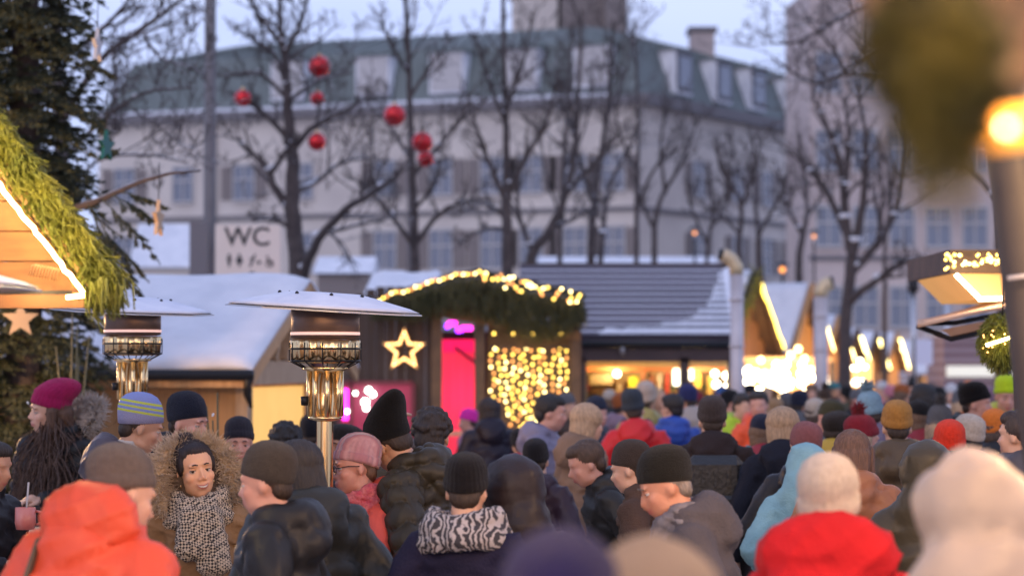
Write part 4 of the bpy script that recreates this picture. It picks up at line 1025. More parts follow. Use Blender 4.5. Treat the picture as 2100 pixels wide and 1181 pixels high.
# ---- row of lit gabled huts running away to the right
M_GBL = mat('gable_boards', (.20, .10, .045), .7, c2=(.14, .07, .035), vs=4, stretch=(8, 8, 1), obj_rand=.2)
M_GBL_LIT = mat('gable_boards_lamplit', (.50, .26, .09), .7, c2=(.40, .20, .07), vs=4, stretch=(8, 8, 1), obj_rand=.15)  # lighter orange copy, rope lamplight put into the board colour
GM = mat('gable_rope', (1, .9, .5), .3, emit=(1, .72, .06), es=3.2); GM2 = mat('gable_rope_white', (1, .9, .5), .3, emit=(1, .80, .28), es=5)
row = ((1552, 560, 42, 1.05, 1.30, M_GBL, GM, 'nearest gabled hut of the lane, dark boards with one yellow lit rake'),
       (1668, 585, 50, .95, 1.30, M_GBL_LIT, GM2, 'second gabled hut of the lane, boards coloured as lamplit orange beside the right flue'),
       (1722, 650, 58, .8, 1.0, M_GBL_LIT, GM2, 'third gabled hut of the lane, just right of the right flue'),
       (1760, 676, 67, .85, 1.0, M_GBL, GM2, 'fourth gabled hut of the lane under the big forked tree'),
       (1799, 682, 76, .9, 1.1, M_GBL, GM2, 'fifth gabled hut of the lane with a curved lit rake'),
       (1840, 684, 84, 1.0, 1.2, M_GBL_LIT, GM2, 'sixth gabled hut of the lane, left of the thin flues'),
       (1922, 700, 95, .9, 1.2, M_GBL_LIT, GM2, 'farthest gabled hut of the lane, below the brown awning'))
for i, (px, py, d, hw, rise, gm, rope, lb) in enumerate(row):
    za = Z(py, d); ap = Vector((X(px, d) - .30, d, 0)); th = R(60)
    e = empty('gabled_hut', ap, lb, 'hut', 'lit gabled huts along the lane', rz=th)   # local: gable faces -y, x across
    ze = za - rise; dp = 1.15
    n = 8
    planks(e, (-hw, 0, 0), (1, 0, 0), 2 * hw, 2, n, gm, hfun=lambda t: ze + rise * (1 - abs(2 * t - 1)) * .97)
    for s in (-1, 1):
        p, q_, r_, s_ = (s * (hw + .12), -.25, ze - .13), (s * (hw + .12), dp, ze - .13), (0, dp, za), (0, -.25, za)
        slab('roof', e, p, q_, r_, s_, .05, M_DARKW, n=3)
        u_ = Vector((s * rise, 0, hw)).normalized() * .052
        slab('snow_layer', e, Vector(p) + u_, Vector(q_) + u_, Vector(r_) + u_, Vector(s_) + u_, .07, M_SNOW, rough=.012, seed=i, n=10)
        G().beam((s * (hw + .12), -.29, ze - .16), (0, -.29, za + .02), .05, .12, up=(0, 1, 0)).put('barge_board', M_DARKB if gm is M_GBL else M_WOOD, e)
    G().box((hw - .05, .0, 0), (hw - .02, dp, ze)).put('side_wall', gm, e)
    lamp(e, (hw * .4, -1.0, ze - .05), 30, (1, .6, .25), .1)
    strip(e, (.16, -.34, za - .20), (hw + .06, -.34, ze - .02), .012 + .00035 * d, rope, wob=.03, n=9, seed=i)
    if i in (0,):
        rng = np.random.default_rng(31); segs = []
        for k in range(160):
            t = rng.random(); p = np.array([-(hw + .1) * t, -.35, za - (rise + .1) * t]) + rng.normal(0, .04, 3); dd = np.array([rng.normal(-.2, .3), rng.normal(-.1, .3), rng.normal(.1, .4) ]); segs.append((p, p + dd * .22))
        link('fir_garland', fir_mesh('fir_garland', segs, rng, .01, 16, .05, .012), M_FIR, e)
# brilliantly lit stall under the near gables
D4 = 41.0; o4 = Vector((X(1610, D4), D4, 0))
h4 = empty('glowing_stall', o4, 'stall hung with dazzling globe lamps below the nearest lane gables', 'market stall')
def l4(px, py, d=D4): return W(px, py, d) - o4
G().box((l4(1522, 0).x, .4, 0), (l4(1700, 0).x, .46, l4(0, 738).z)).put('back_wall', mat('amber_glow_wall', (.6, .32, .1), .7, emit=(1, .5, .16), es=.7), h4)  # globe light on the wall put in as emission
G().box((l4(1518, 0).x, -.3, l4(0, 742).z), (l4(1702, 0).x, .5, l4(0, 732).z)).put('canopy', M_WOOD, h4)
G().box((l4(1522, 0).x, -.2, 0), (l4(1700, 0).x, .1, 1.0)).put('counter', M_WOOD, h4)
for px in (1522, 1610, 1700): G().beam((l4(px, 0).x, -.25, 0), (l4(px, 0).x, -.25, l4(0, 742).z), .08, .08, up=(0, 1, 0)).put('post', M_DARKB, h4)
rg = random.Random(12); gl = sphere_mesh('globe', .055)
M_GLW = mat('globe_white', (1, .95, .8), .4, emit=(1, .88, .62), es=7); M_GLA = mat('globe_amber', (1, .8, .5), .4, emit=(1, .62, .22), es=5)
for k in range(58):
    u = 1528 + 168 * rg.random(); t = rg.random(); v = 745 + 60 * t if abs(u - 1605) < 55 else 745 + 45 * t
    link('globe_lamp', gl, M_GLW if rg.random() < .8 else M_GLA, h4, l4(u, v, D4 - .2 - .5 * rg.random()))
for u, v in ((1597, 815), (1611, 815), (1637, 715), (1622, 727), (1560, 738), (1650, 735)): link('globe_lamp', gl, M_GLA, h4, l4(u, v, D4 - .6))
lamp(h4, (0, -.9, 1.7), 70, (1, .68, .34), .3)
D5 = 62.0; o5 = Vector((X(1740, D5), D5 + 0, 0))
h5 = empty('far_lit_stall', o5, 'far row of lit stall fronts right of the right flue', 'market stall')
def l5(px, py): return W(px, py, D5) - o5
G().box((l5(1700, 0).x, .3, 0), (l5(1790, 0).x, .36, l5(0, 738).z)).put('back_wall', mat('amber_glow_wall', (.6, .32, .1), .7, emit=(1, .5, .16), es=.7), h5)  # same wall glow standing in for lamplight
G().box((l5(1700, 0).x, -.1, 0), (l5(1790, 0).x, .1, 1.0)).put('counter', M_WOOD, h5)
for k in range(24):
    u = rg.choice([1703 + 20 * rg.random(), 1738 + 42 * rg.random()]); v = rg.choice([742, 750, 757, 782, 785]) + rg.uniform(-4, 4)
    link('globe_lamp', gl, M_GLW, h5, l5(u, v) + Vector((0, -.3, 0)))
G().beam((l5(1731, 0).x, -.5, 0), (l5(1731, 0).x, -.5, 2.4), .09, .09, up=(0, 1, 0)).put('post', M_DARKB, h5)

# ---- low shop front far right
D6 = 50.0; p = Vector((X(2030, D6), D6, 0)); e = empty('low_shop', p, 'low mauve shop front with a pale lit fascia at the right', 'shop')
w = X(2140, D6) - X(2030, D6)
G().box((X(1935, D6) - p.x, 0, 0), (w, 2, Z(690, D6))).put('wall', mat('mauve_boards', (.20, .12, .13), .7, wave=(1.6, 'Z', .3, (.32, .24, .26), 0)), e)
G().box((X(1940, D6) - p.x, -.08, Z(772, D6)), (w, -.01, Z(750, D6))).put('lit_fascia', mat('fascia_light', (.7, .68, .6), .5, emit=(1, .95, .75), es=.25), e)
G().box((X(1935, D6) - p.x - .05, -.1, Z(690, D6) + .002), (w, 2.1, Z(683, D6))).put('snow_roof', M_SNOW, e)
e = empty('lane_sign_board', (X(1895, 46), 46, 0), 'pale blue white banner standing left of the last lit gable', 'banner')
G().box((-.16, 0, Z(748, 46)), (.16, .03, Z(695, 46))).put('banner', mat('banner_cloth', (.55, .58, .72), .7), e)
G().tube([(-.18, .05, 0), (-.18, .05, Z(690, 46))], .02).put('pole', M_BLACK, e)

# ---- near stall at right: lit roof edge, awning, garland ball, post
D7 = 14.0; o7 = Vector((X(2080, D7), D7, 0))
h7 = empty('corner_stall', o7, 'stall corner at the right with bulbs on its dark roof edge and brown awning', 'market stall')
def l7(px, py, d=D7): return W(px, py, d) - o7
G().box((l7(1945, 0).x, 0, l7(0, 560).z), (l7(2200, 0).x, 1.5, l7(0, 512).z)).put('roof_edge', M_DARKB, h7)
q = G(); q.prism([(l7(1950, 0).x, l7(0, 561).z), (l7(2003, 0).x, l7(0, 614).z), (l7(2200, 0).x, l7(0, 614).z), (l7(2200, 0).x, l7(0, 561).z)], .02, 1.2); q.put('glow_soffit', mat('soffit_glow_boards', (.60, .33, .12), .6, c2=(.52, .28, .1), vs=3, emit=(1, .5, .15), es=.22), h7)  # LED light on the boards put in as emission
strip(h7, l7(1960, 563, D7 - .05), l7(2010, 613, D7 - .05), .012, mat('corner_led', (1, 1, .9), .3, emit=(1, .88, .6), es=7), n=3)
strip(h7, l7(2006, 613, D7 - .05), l7(2056, 612, D7 - .05), .012, mat('corner_led', (1, 1, .9), .3, emit=(1, .88, .6), es=7), n=3)
rg = random.Random(2); bu7 = sphere_mesh('bulb', .010, 1)
for k in range(34): link('bulb', bu7, rg.choice([M_BULB, M_BULBW, M_BULB]), h7, l7(1938 + rg.random() * 118, 518 + rg.random() * 26, D7 - .08))
for k in range(9): link('bulb', bu7, M_BULB, h7, l7(1938 + rg.random() * 20, 520 + rg.random() * 35, D7 - .08))
lamp(h7, l7(2030, 600, D7 - .35), 5, (1, .65, .3), .05)
# awning cloth: curved sheet
V = []; F = []; nx, ny = 14, 6
for j in range(ny):
    for i in range(nx):
        u = i / (nx - 1); v = j / (ny - 1)
        ty = 662 - 52 * u ** 1.3; by = 672 - 8 * u * (1 - u) * 4 - 40 * u ** 1.5 + 0
        p = l7(1882 + 190 * u, ty * (1 - v) + by * v, D7 + .9 - 1.3 * v); V.append(p)
for j in range(ny - 1):
    for i in range(nx - 1): a = j * nx + i; F.append((a, a + 1, a + nx + 1, a + nx))
me = mesh_np('awning_cloth', V, F, True); ob = link('awning_cloth', me, mat('tan_canvas', (.55, .36, .25), .8, c2=(.47, .30, .20), vs=5), h7)
md = ob.modifiers.new('s', 'SOLIDIFY'); md.thickness = .02
G().tube([l7(1880, 668), l7(1950, 695), l7(2075, 668)], .016, 8).put('awning_frame', M_BLACK, h7)
G().tube([l7(1890, 664), l7(1960, 662), l7(2075, 640)], .014, 8).put('awning_frame', M_BLACK, h7)
q = G(); q.add([l7(1930, 676), l7(2070, 648), l7(2070, 668), l7(1955, 693)] + [l7(1930, 676, D7 + .02), l7(2070, 648, D7 + .02), l7(2070, 668, D7 + .02), l7(1955, 693, D7 + .02)], [(0, 1, 2, 3), (7, 6, 5, 4), (0, 4, 5, 1), (1, 5, 6, 2), (2, 6, 7, 3), (3, 7, 4, 0)]); q.put('awning_valance', mat('tan_canvas', (.55, .36, .25), .8, c2=(.47, .30, .20), vs=5), h7)
G().beam((l7(2110, 0).x, .2, 0), (l7(2110, 0).x, .2, l7(0, 560).z), .1, .1, up=(0, 1, 0)).put('post', M_DARKB, h7)
# fir ball with light band
rng = np.random.default_rng(77); segs = []; D8 = 10.5; cb_ = W(2056, 694, D8)
for k in range(1150):
    v = rng.normal(0, 1, 3); v /= np.linalg.norm(v); p = v * np.array([.092, .09, .110]) * (.5 + .5 * rng.random() ** .4); segs.append((p, p + (v * .6 + np.array([0, 0, -.6])) * .042))
hb = empty('fir_garland_ball', cb_, 'hanging fir bundle wrapped with one glowing light band at the right', 'garland', )
link('fir_bundle', fir_mesh('fir_bundle', segs, rng, .003, 16, .018, .003), M_FIR, hb)
G().tube([(-.09, -.09, -.03), (0, -.125, .0), (.1, -.1, .04)], .0075, 6).put('light_band', mat('band_glow', (1, .9, .5), .3, emit=(1, .78, .3), es=9), hb)
G().tube([(0, 0, .1), (.02, 0, .5)], .004, 5).put('hanging_cord', M_CORD, hb)
lamp(hb, (-.05, -.2, .0), .5, (1, .7, .3), .02)
rg = random.Random(6)
for k in range(26): a = rg.uniform(0, 6.28); link('bulb', bu7, M_BULBD, hb, (.095 * math.cos(a), -.04 - .07 * abs(math.sin(a)), rg.uniform(-.07, .04)), scl=(.5, .5, .5))

# leaning post at the right edge
pp = empty('leaning_post', (X(2200, 6.2), 6.2, 0), 'thick grey leaning post at the right edge of the view', 'post')
a, b = W(2062, 250, 6.2) - pp.location, W(2140, 900, 6.2) - pp.location; top = a + (a - b) * .35; bot = b + (b - a) * ((b.z) / (a.z - b.z))
G().tube([bot, b, a, top], .058, 20).put('post', mat('grey_post', (.035, .029, .028), .6, c2=(.05, .042, .04), vs=6), pp)
G().box((bot.x - .15, bot.y - .15, 0), (bot.x + .15, bot.y + .15, .05), bev=.01).put('foot_plate', M_BLACK, pp)
G().tube([W(2066, 571, 6.12) - pp.location, W(2150, 560, 6.1) - pp.location], .0065, 8).put('clamp_rod', M_FRAME, pp)
# fir-dressed frame right in front of the camera, with amber lamps
DF = 2.05
fr = empty('fir_dressed_frame', (.62, DF, 0), 'very near timber frame with hanging fir boughs in the upper right corner', 'frame')
fo = Vector((.62, DF, 0))
G().beam((0, 0, 0), (0, 0, 2.5), .07, .07, up=(0, 1, 0)).put('post', M_DARKB, fr)
G().beam(Vector((X(1960, DF), DF + .05, Z(-10, DF))) - fo, Vector((.64, DF + .05, Z(110, DF))) - fo, .03, .115).put('beam', mat('brown_near_beam', (.05, .028, .02), .7), fr)
G().beam(Vector((X(1800, DF), DF + .1, Z(-70, DF))) - fo, Vector((.64, DF + .1, Z(-70, DF))) - fo, .03, .06).put('cross_rail', mat('brown_near_beam', (.05, .028, .02), .7), fr)
rng = np.random.default_rng(99); segs = []
for (ax, ay), (bx, by) in (((1825, -40), (1850, 260)), ((1990, 0), (1990, 400)), ((1962, 50), (1972, 415)), ((1878, 30), (1886, 400)), ((1850, 20), (1862, 330)), ((1835, -60), (1850, 170)), ((1985, 40), (1975, 300)), ((1860, -20), (1868, 260)), ((1920, 120), (1915, 400)), ((1950, 100), (1960, 340)), ((2000, -20), (1995, 240)), ((1895, 40), (1885, 320)), ((1940, 150), (1925, 420)), ((1870, -60), (1905, 250)), ((1930, -60), (1925, 330)), ((1900, -50), (1915, 385)), ((1970, -50), (1960, 250)), ((1840, -60), (1865, 150)), ((1990, -60), (1985, 180)), ((1930, 60), (1940, 360)), ((1880, 0), (1890, 210)), ((1950, 0), (1950, 300)), ((1910, 80), (1900, 330))):
    dj = rng.uniform(-.12, .12)
    segs += fir_branch_segs(np.array((W(ax, ay, DF - .15 + dj) - fo)[:]), np.array((W(bx, by, DF - .15 + dj) - fo)[:]), rng, .30, .02, 11, 3)
link('fir_boughs', fir_mesh('fir_boughs', segs, rng, .0030, 20, .018, .0032), mat('near_fir', (.022, .026, .006), .6, c2=(.085, .075, .012), vs=9), fr)
lb_ = empty('amber_lamp_added_chain', W(2052, 268, DF), 'blazing amber lamp below the dark fir boughs at the upper right edge, with added unseen bulbs', 'lamp')
link('bright_bulb', sphere_mesh('bright_bulb', .0036), mat('near_bulb', (1, .9, .6), .3, emit=(1, .80, .45), es=10), lb_, (0, -.022, .0))
G().lathe([(0, -.034), (.012, -.031), (.0165, -.020), (.0165, .040), (.012, .048), (0, .05)], 20, M=Matrix.Rotation(R(84), 4, 'Y')).put('amber_glass', mat('amber_glass_glow', (.9, .4, .05), .25, emit=(1, .36, .03), es=.8), lb_, loc=(.006, 0, .002))
G().tube([(.0, 0, .012), (.004, 0, .06), (.03, 0, .13)], .002, 5).put('cable', M_CORD, lb_)
lamp(lb_, (0, -.06, .02), .5, (1, .6, .25), .02)
gl_me = sphere_mesh('added_chain_bulb', .02)  # unseen bulbs added round the camera to warm the near crowd
for k, (x, y, z, en) in enumerate(((.95, 2.9, 2.62, 14), (1.35, 4.0, 2.62, 24), (1.85, 5.3, 2.62, 40), (2.2, 6.9, 2.6, 46), (.75, 1.2, 2.65, 30), (.2, .3, 2.7, 44), (-.9, .4, 2.7, 44), (-1.7, 2.2, 2.62, 36), (-1.75, 4.0, 2.62, 26))):
    l_o = Vector((x, y, z)) - lb_.location
    link('added_chain_bulb', gl_me, mat('added_chain_glow', (1, .8, .5), .3, emit=(1, .62, .25), es=30), lb_, l_o); lamp(lb_, l_o + Vector((0, 0, -.05)), en * 1.5, (1, .58, .26), .04)
G().tube([Vector(q_) - lb_.location for q_ in ((2.2, 6.9, 2.63), (1.85, 5.3, 2.65), (1.35, 4.0, 2.65), (.95, 2.9, 2.65), (.42, 2.05, 2.62), (.75, 1.2, 2.68), (.2, .3, 2.73), (-.9, .4, 2.73), (-1.7, 2.2, 2.65), (-1.75, 4.0, 2.65))], .004, 5).put('added_chain_cable', M_CORD, lb_)
# small fir at the lower right, only tips in view
sf = empty('potted_fir', (X(2190, 6.6), 6.6, 0), 'small potted fir with twig tips poking in at the lower right', 'tree')
so2 = Vector((X(2190, 6.6), 6.6, 0)); rng = np.random.default_rng(55); segs = []
for (ax, ay), (bx, by) in (((2190, 1180), (2048, 1022)), ((2190, 1150), (2052, 1058)), ((2200, 1200), (2062, 1050)), ((2180, 1120), (2090, 1040))):
    segs += fir_branch_segs(np.array((W(ax, ay, 6.5) - so2)[:]), np.array((W(bx, by, 6.4) - so2)[:]), rng, .16, .0, 8, 1)
for i in range(46):
    z = .45 + .022 * i; a = rng.random() * 6.28; L = .34 - .17 * (z - .45); segs += fir_branch_segs(np.array([0, 0, z]), np.array([math.cos(a) * L, math.sin(a) * L, z + .05]), rng, .35, .1, 5, 1)
link('crown', fir_mesh('crown', segs, rng, .0025, 20, .017, .002), M_FIR, sf)
G().tube([(0, 0, .3), (0, 0, 1.6)], [.02, .006], 8).put('trunk', M_BARK, sf)
G().lathe([(0, 0), (.13, 0), (.17, .32), (.19, .34), (.17, .35), (.15, .33), (0, .31)], 20).put('pot', mat('terracotta', (.3, .12, .06), .8), sf)

# high tables
def bar_table(px, py, d, w, lb):
    zt = Z(py, d); e = empty('bar_table', (X(px, d), d, 0), lb, 'table', 'wooden standing tables')
    for k in range(4): link('table_board', PLANK, M_WOODP, e, (-w / 2 + w / 4 * (k + .5), -.3, zt - .02), (math.pi / 2 * -1, 0, 0), (w / 4 * .97, .04, .6))
    for sx in (-1, 1): G().beam((sx * (w / 2 - .08), 0, 0), (sx * (w / 2 - .08), 0, zt - .045), .07, .07, up=(0, 1, 0)).put('leg', M_DARKB, e)
    return e
bar_table(1012, 914, 19.5, .36, 'narrow pale standing table in front of the light curtain')
bar_table(2, 1088, 10.4, .42, 'pale standing table at the lower left edge below the drinker')
# ================================================================== PEOPLE
_tmp = bpy.data.scenes.new('work')
def V3(*a): return np.array(a, float)
def rotm(ax, a): return np.array(Matrix.Rotation(a, 3, ax))
def uv_unit(n=14, m=10):
    v = []; f = []
    for i in range(1, m):
        th = math.pi * i / m
        for k in range(n):
            a = 2 * math.pi * k / n; v.append((math.sin(th) * math.cos(a), math.sin(th) * math.sin(a), math.cos(th)))
        if i == m // 2:      # doubled equator, for capsules
            for k in range(n):
                a = 2 * math.pi * k / n; v.append((math.cos(a), math.sin(a), -1e-4))
    return np.array(v)
class Blob:
    """overlapping closed shapes, melted into ONE continuous surface"""
    def __init__(s): s.parts = []
    def ell(s, c, r, A=None, M=None):
        v, f = ICO3 if min(r) > .02 else ICO2
        v = v * np.array(r)
        if A is not None: v = v @ A.T
        v = v + np.array(c)
        if M is not None: v = v @ M[0].T + M[1]
        s.parts.append((v, f)); return s
    def cap(s, p0, p1, r0, r1, sx=1.0, M=None):
        """tapered capsule p0-p1; sx widens it sideways"""
        p0, p1 = np.array(p0, float), np.array(p1, float); d = p1 - p0; L = np.linalg.norm(d); d /= L
        v, f = ICO2 if max(r0, r1) < .03 else ICO3
        ref = np.array([1., 0, 0]) if abs(d[0]) < .8 else np.array([0, 1., 0])
        b = np.cross(d, ref); b /= np.linalg.norm(b); a = np.cross(b, d)
        t = v[:, 2:3]; up = t > 0
        r = np.where(up, r1, r0)
        w = (a * v[:, 0:1] * sx + b * v[:, 1:2]) * r + d * (t * r) + np.where(up, p1, p0)
        if M is not None: w = w @ M[0].T + M[1]
        # triangles crossing the middle stretch along the limb
        s.parts.append((w, f)); return s
    def mesh(s, name, voxel, smooth=2, disp=None, dec=None):
        V, F = cat_np(s.parts)
        me = mesh_np(name, V, F)
        o = bpy.data.objects.new('w', me); _tmp.collection.objects.link(o)
        m = o.modifiers.new('r', 'REMESH'); m.mode = 'VOXEL'; m.voxel_size = voxel; m.adaptivity = 0
        if smooth:
            k = o.modifiers.new('s', 'SMOOTH'); k.factor = .5; k.iterations = smooth
        if dec: kd = o.modifiers.new('d', 'DECIMATE'); kd.ratio = dec
        vl = _tmp.view_layers[0]; vl.update(); dg = vl.depsgraph; dg.update()
        out = bpy.data.meshes.new_from_object(o.evaluated_get(dg), depsgraph=dg); out.name = name
        bpy.data.objects.remove(o); bpy.data.meshes.remove(me)
        if disp is not None:
            n = len(out.vertices); co = np.empty(n * 3, np.float32); out.vertices.foreach_get('co', co); co = co.reshape(-1, 3).astype(float)
            no = np.empty(n * 3, np.float32); out.vertex_normals.foreach_get('vector', no); no = no.reshape(-1, 3)
            co = disp(co, no); out.vertices.foreach_set('co', co.astype(np.float32).ravel())
        out.polygons.foreach_set('use_smooth', np.ones(len(out.polygons), dtype=bool)); out.update()
        return out

ARMS = {
    'down':   ((.275, .03, 1.14), (.27, -.07, .90)),
    'pocket': ((.30, .07, 1.15), (.20, -.13, 1.01)),
    'front':  ((.28, -.02, 1.15), (.12, -.27, 1.20)),
    'phone':  ((.27, -.06, 1.16), (.09, -.28, 1.30)),
    'raise':  ((.37, -.05, 1.46), (.24, -.16, 1.66)),
    'hug':    ((.34, -.12, 1.20), (.20, -.34, 1.25)),
    'bag':    ((.27, .04, 1.14), (.27, -.02, .86)),
}
class Pose:
    def __init__(s, lean=0, side=0, head=(0, 0, 0), arms=('pocket', 'pocket'), stride=0.0):
        s.R = rotm('Y', R(side)) @ rotm('X', R(lean)); s.piv = V3(0, 0, .98)
        Rh = rotm('Z', R(head[0])) @ rotm('Y', R(head[2])) @ rotm('X', R(head[1] - lean * .55))
        nb = s.up(V3(0, .015, 1.475)); s.Mh = (s.R @ Rh, nb + s.R @ Rh @ V3(0, -.025, .145))
        s.arms = arms; s.stride = stride
        s.key = (lean, side, head, arms, stride)
    def up(s, p): return s.R @ (np.array(p, float) - s.piv) + s.piv
    def leg(s, sg):
        a = s.stride * sg
        return V3(sg * .095, 0, .92), V3(sg * .10, -.03 - a * .22, .49), V3(sg * .105, .02 - a * .42, .085)
def hand(b, wrist, d, s, curl=.6, side=1):
    """palm, four unequal bent fingers and a thumb from the side of the palm"""
    d = np.array(d, float); d /= np.linalg.norm(d); lat = np.cross(d, [0, 0, 1]); 
    if np.linalg.norm(lat) < .2: lat = np.array([1., 0, 0])
    lat /= np.linalg.norm(lat); nr = np.cross(lat, d)
    P = lambda x, y, z: wrist + lat * x * s + d * y * s + nr * z * s
    b.cap(P(0, 0, 0), P(0, .07, 0), .024 * s, .028 * s, 1.35)
    b.ell(P(0, .055, 0), (.034 * s,) * 3)
    for i, (x, L) in enumerate(((-.030, .058), (-.010, .068), (.010, .065), (.029, .052))):
        a = P(x, .082, 0); m = a + (d * math.cos(curl * .6) - nr * math.sin(curl * .6)) * L * .55 * s
        e = m + (d * math.cos(curl * 1.7) - nr * math.sin(curl * 1.7)) * L * .5 * s
        b.cap(P(x * .9, .055, 0), a, .010 * s, .0098 * s); b.cap(a, m, .0098 * s, .009 * s); b.cap(m, e, .009 * s, .0078 * s)
    t0 = P(-.026 * side, .022, -.004); t1 = P(-.052 * side, .05, -.014); t2 = P(-.048 * side, .082, -.026)
    b.cap(t0, t1, .013 * s, .0115 * s); b.cap(t1, t2, .0112 * s, .009 * s)
_cache = {}
def head_shapes(b, M, fem=False, fine=False):
    w = 1.02 if fem and fine else .95 if fem else 1.0
    b.ell((0, .012, .032), (.075 * w, .094, .088), M=M); b.ell((0, -.026, -.030), (.061 * w, .062, .085), M=M)
    b.ell((0, -.046, -.086), (.031 * w, .030, .024), M=M)
    for s in (-1, 1):
        b.ell((s * .037 * w, -.053, -.020), (.025, .025, .026), M=M); b.ell((s * (.038 if fem else .044), -.012, -.070), (.018, .034, .022), M=M)
        b.ell((s * .074 * w, .014, -.010), (.008, .015, .027), M=M)
        b.ell((s * .028, -.076, .030), (.024, .012, .008), M=M)
    b.cap((0, -.079, .012), (0, -.099 if fem else -.102, -.018 if fem else -.021), .0065 if fem else .008, .0092 if fem else .0112, M=M)
    b.ell((.011, -.092, -.027), (.0085, .010, .007), M=M); b.ell((-.011, -.092, -.027), (.0085, .010, .007), M=M)
    b.ell((0, -.0835, -.0525), (.018, .011, .0058), M=M); b.ell((0, -.081, -.0645), (.018, .011, .0068), M=M)
    for s in (-1, 1): b.ell((s * (.020 if fine and fem else .017), -.078, -.0495 if fine and fem else -.0535), (.011, .010, .0055), M=M); b.ell((s * .010, -.080, -.063), (.013, .010, .006), M=M)
    b.cap((0, .018, -.05), (0, .035, -.20), .054 * w, .062 * w, M=M)
def body_mesh(p, fem, voxel, gloves=False):
    key = ('body', p.key, fem, voxel)
    if key in _cache: return _cache[key]
    b = Blob(); k = .93 if fem else 1.0
    head_shapes(b, p.Mh, fem, voxel < .007)
    U = lambda q: p.up(q)
    for z, rx, ry in ((1.34, .155 * k, .095), (1.20, .145 * k, .095), (1.06, .13 * k, .09), (.95, .15, .10)):
        b.ell(U((0, .01, z)) if z > 1 else (0, .01, z), (rx, ry, .12))
    b.cap(U((-.13 * k, .015, 1.41)), U((.13 * k, .015, 1.41)), .062, .062)
    for s, a in ((1, p.arms[0]), (-1, p.arms[1])):
        el, wr = ARMS[a]; sh = U((s * .165 * k, .015, 1.405)); el = U((s * el[0] * k, el[1], el[2])); wr = U((s * wr[0], wr[1], wr[2]))
        b.cap(sh, el, .048, .038); b.cap(el, wr, .038, .026); hand(b, wr, wr - el, 1.0 if not fem else .92, side=s)
        h, kn, an = p.leg(s); b.cap(h, kn, .082, .055); b.cap(kn, an, .054, .036); b.cap(an, an + V3(0, -.15, -.045), .04, .028)
    me = b.mesh('person', voxel, 1 if voxel < .008 else 2, None, .30 if voxel > .005 else .45)
    # colour regions: lips, cheeks
    n = len(me.vertices); co = np.empty(n * 3, np.float32); me.vertices.foreach_get('co', co); co = co.reshape(-1, 3)
    loc = (co - p.Mh[1]) @ p.Mh[0]
    lips = np.exp(-((loc[:, 0] / .024) ** 4 + ((loc[:, 2] + .0595 - 10 * loc[:, 0] ** 2) / .0098) ** 4)) * (loc[:, 1] < -.07)
    blush = np.exp(-(((np.abs(loc[:, 0]) - .040) / .022) ** 2 + ((loc[:, 2] + .028) / .022) ** 2)) * (loc[:, 1] < -.03) * .6 + np.exp(-((loc[:, 0] / .014) ** 2 + ((loc[:, 2] + .02) / .014) ** 2)) * (loc[:, 1] < -.08) * .5
    a = me.attributes.new('lips', 'FLOAT', 'POINT'); a.data.foreach_set('value', lips.astype(np.float32))
    a = me.attributes.new('blush', 'FLOAT', 'POINT'); a.data.foreach_set('value', blush.astype(np.float32))
    _cache[key] = me
    return me
_skins = {}
def skin(c, lip=(.42, .10, .09), mk=1.0):
    if c in _skins: return _skins[c]
    m = bpy.data.materials.new('skin'); m.use_nodes = True; n, l = m.node_tree.nodes, m.node_tree.links; b = n['Principled BSDF']
    b.inputs['Roughness'].default_value = .48; b.inputs['Subsurface Weight'].default_value = .15; b.inputs['Subsurface Radius'].default_value = (.012, .005, .003); b.inputs['Subsurface Scale'].default_value = 1
    no = n.new('ShaderNodeTexNoise'); no.inputs['Scale'].default_value = 30
    tcn = n.new('ShaderNodeTexCoord'); l.new(tcn.outputs['Object'], no.inputs[0])
    m0 = n.new('ShaderNodeMix'); m0.data_type = 'RGBA'; m0.inputs[6].default_value = col(c); m0.inputs[7].default_value = (c[0] * .88, c[1] * .8, c[2] * .78, 1); l.new(no.outputs[0], m0.inputs[0])
    prev = m0.outputs[2]
    for at, cc, s in (('blush', (c[0], c[1] * .62, c[2] * .62, 1), .4), ('lips', lip + (1,), .95)):
        a = n.new('ShaderNodeAttribute'); a.attribute_name = at; mu = n.new('ShaderNodeMath'); mu.operation = 'MULTIPLY'; mu.inputs[1].default_value = s; l.new(a.outputs['Fac'], mu.inputs[0])
        mm = n.new('ShaderNodeMix'); mm.data_type = 'RGBA'; l.new(mu.outputs[0], mm.inputs[0]); l.new(prev, mm.inputs[6]); mm.inputs[7].default_value = cc; prev = mm.outputs[2]
    l.new(prev, b.inputs['Base Color']); _skins[c] = m; return m
SK_W = (.60, .36, .25); SK_T = (.52, .29, .18); SK_D = (.36, .19, .12); SK_R = (.58, .31, .23)

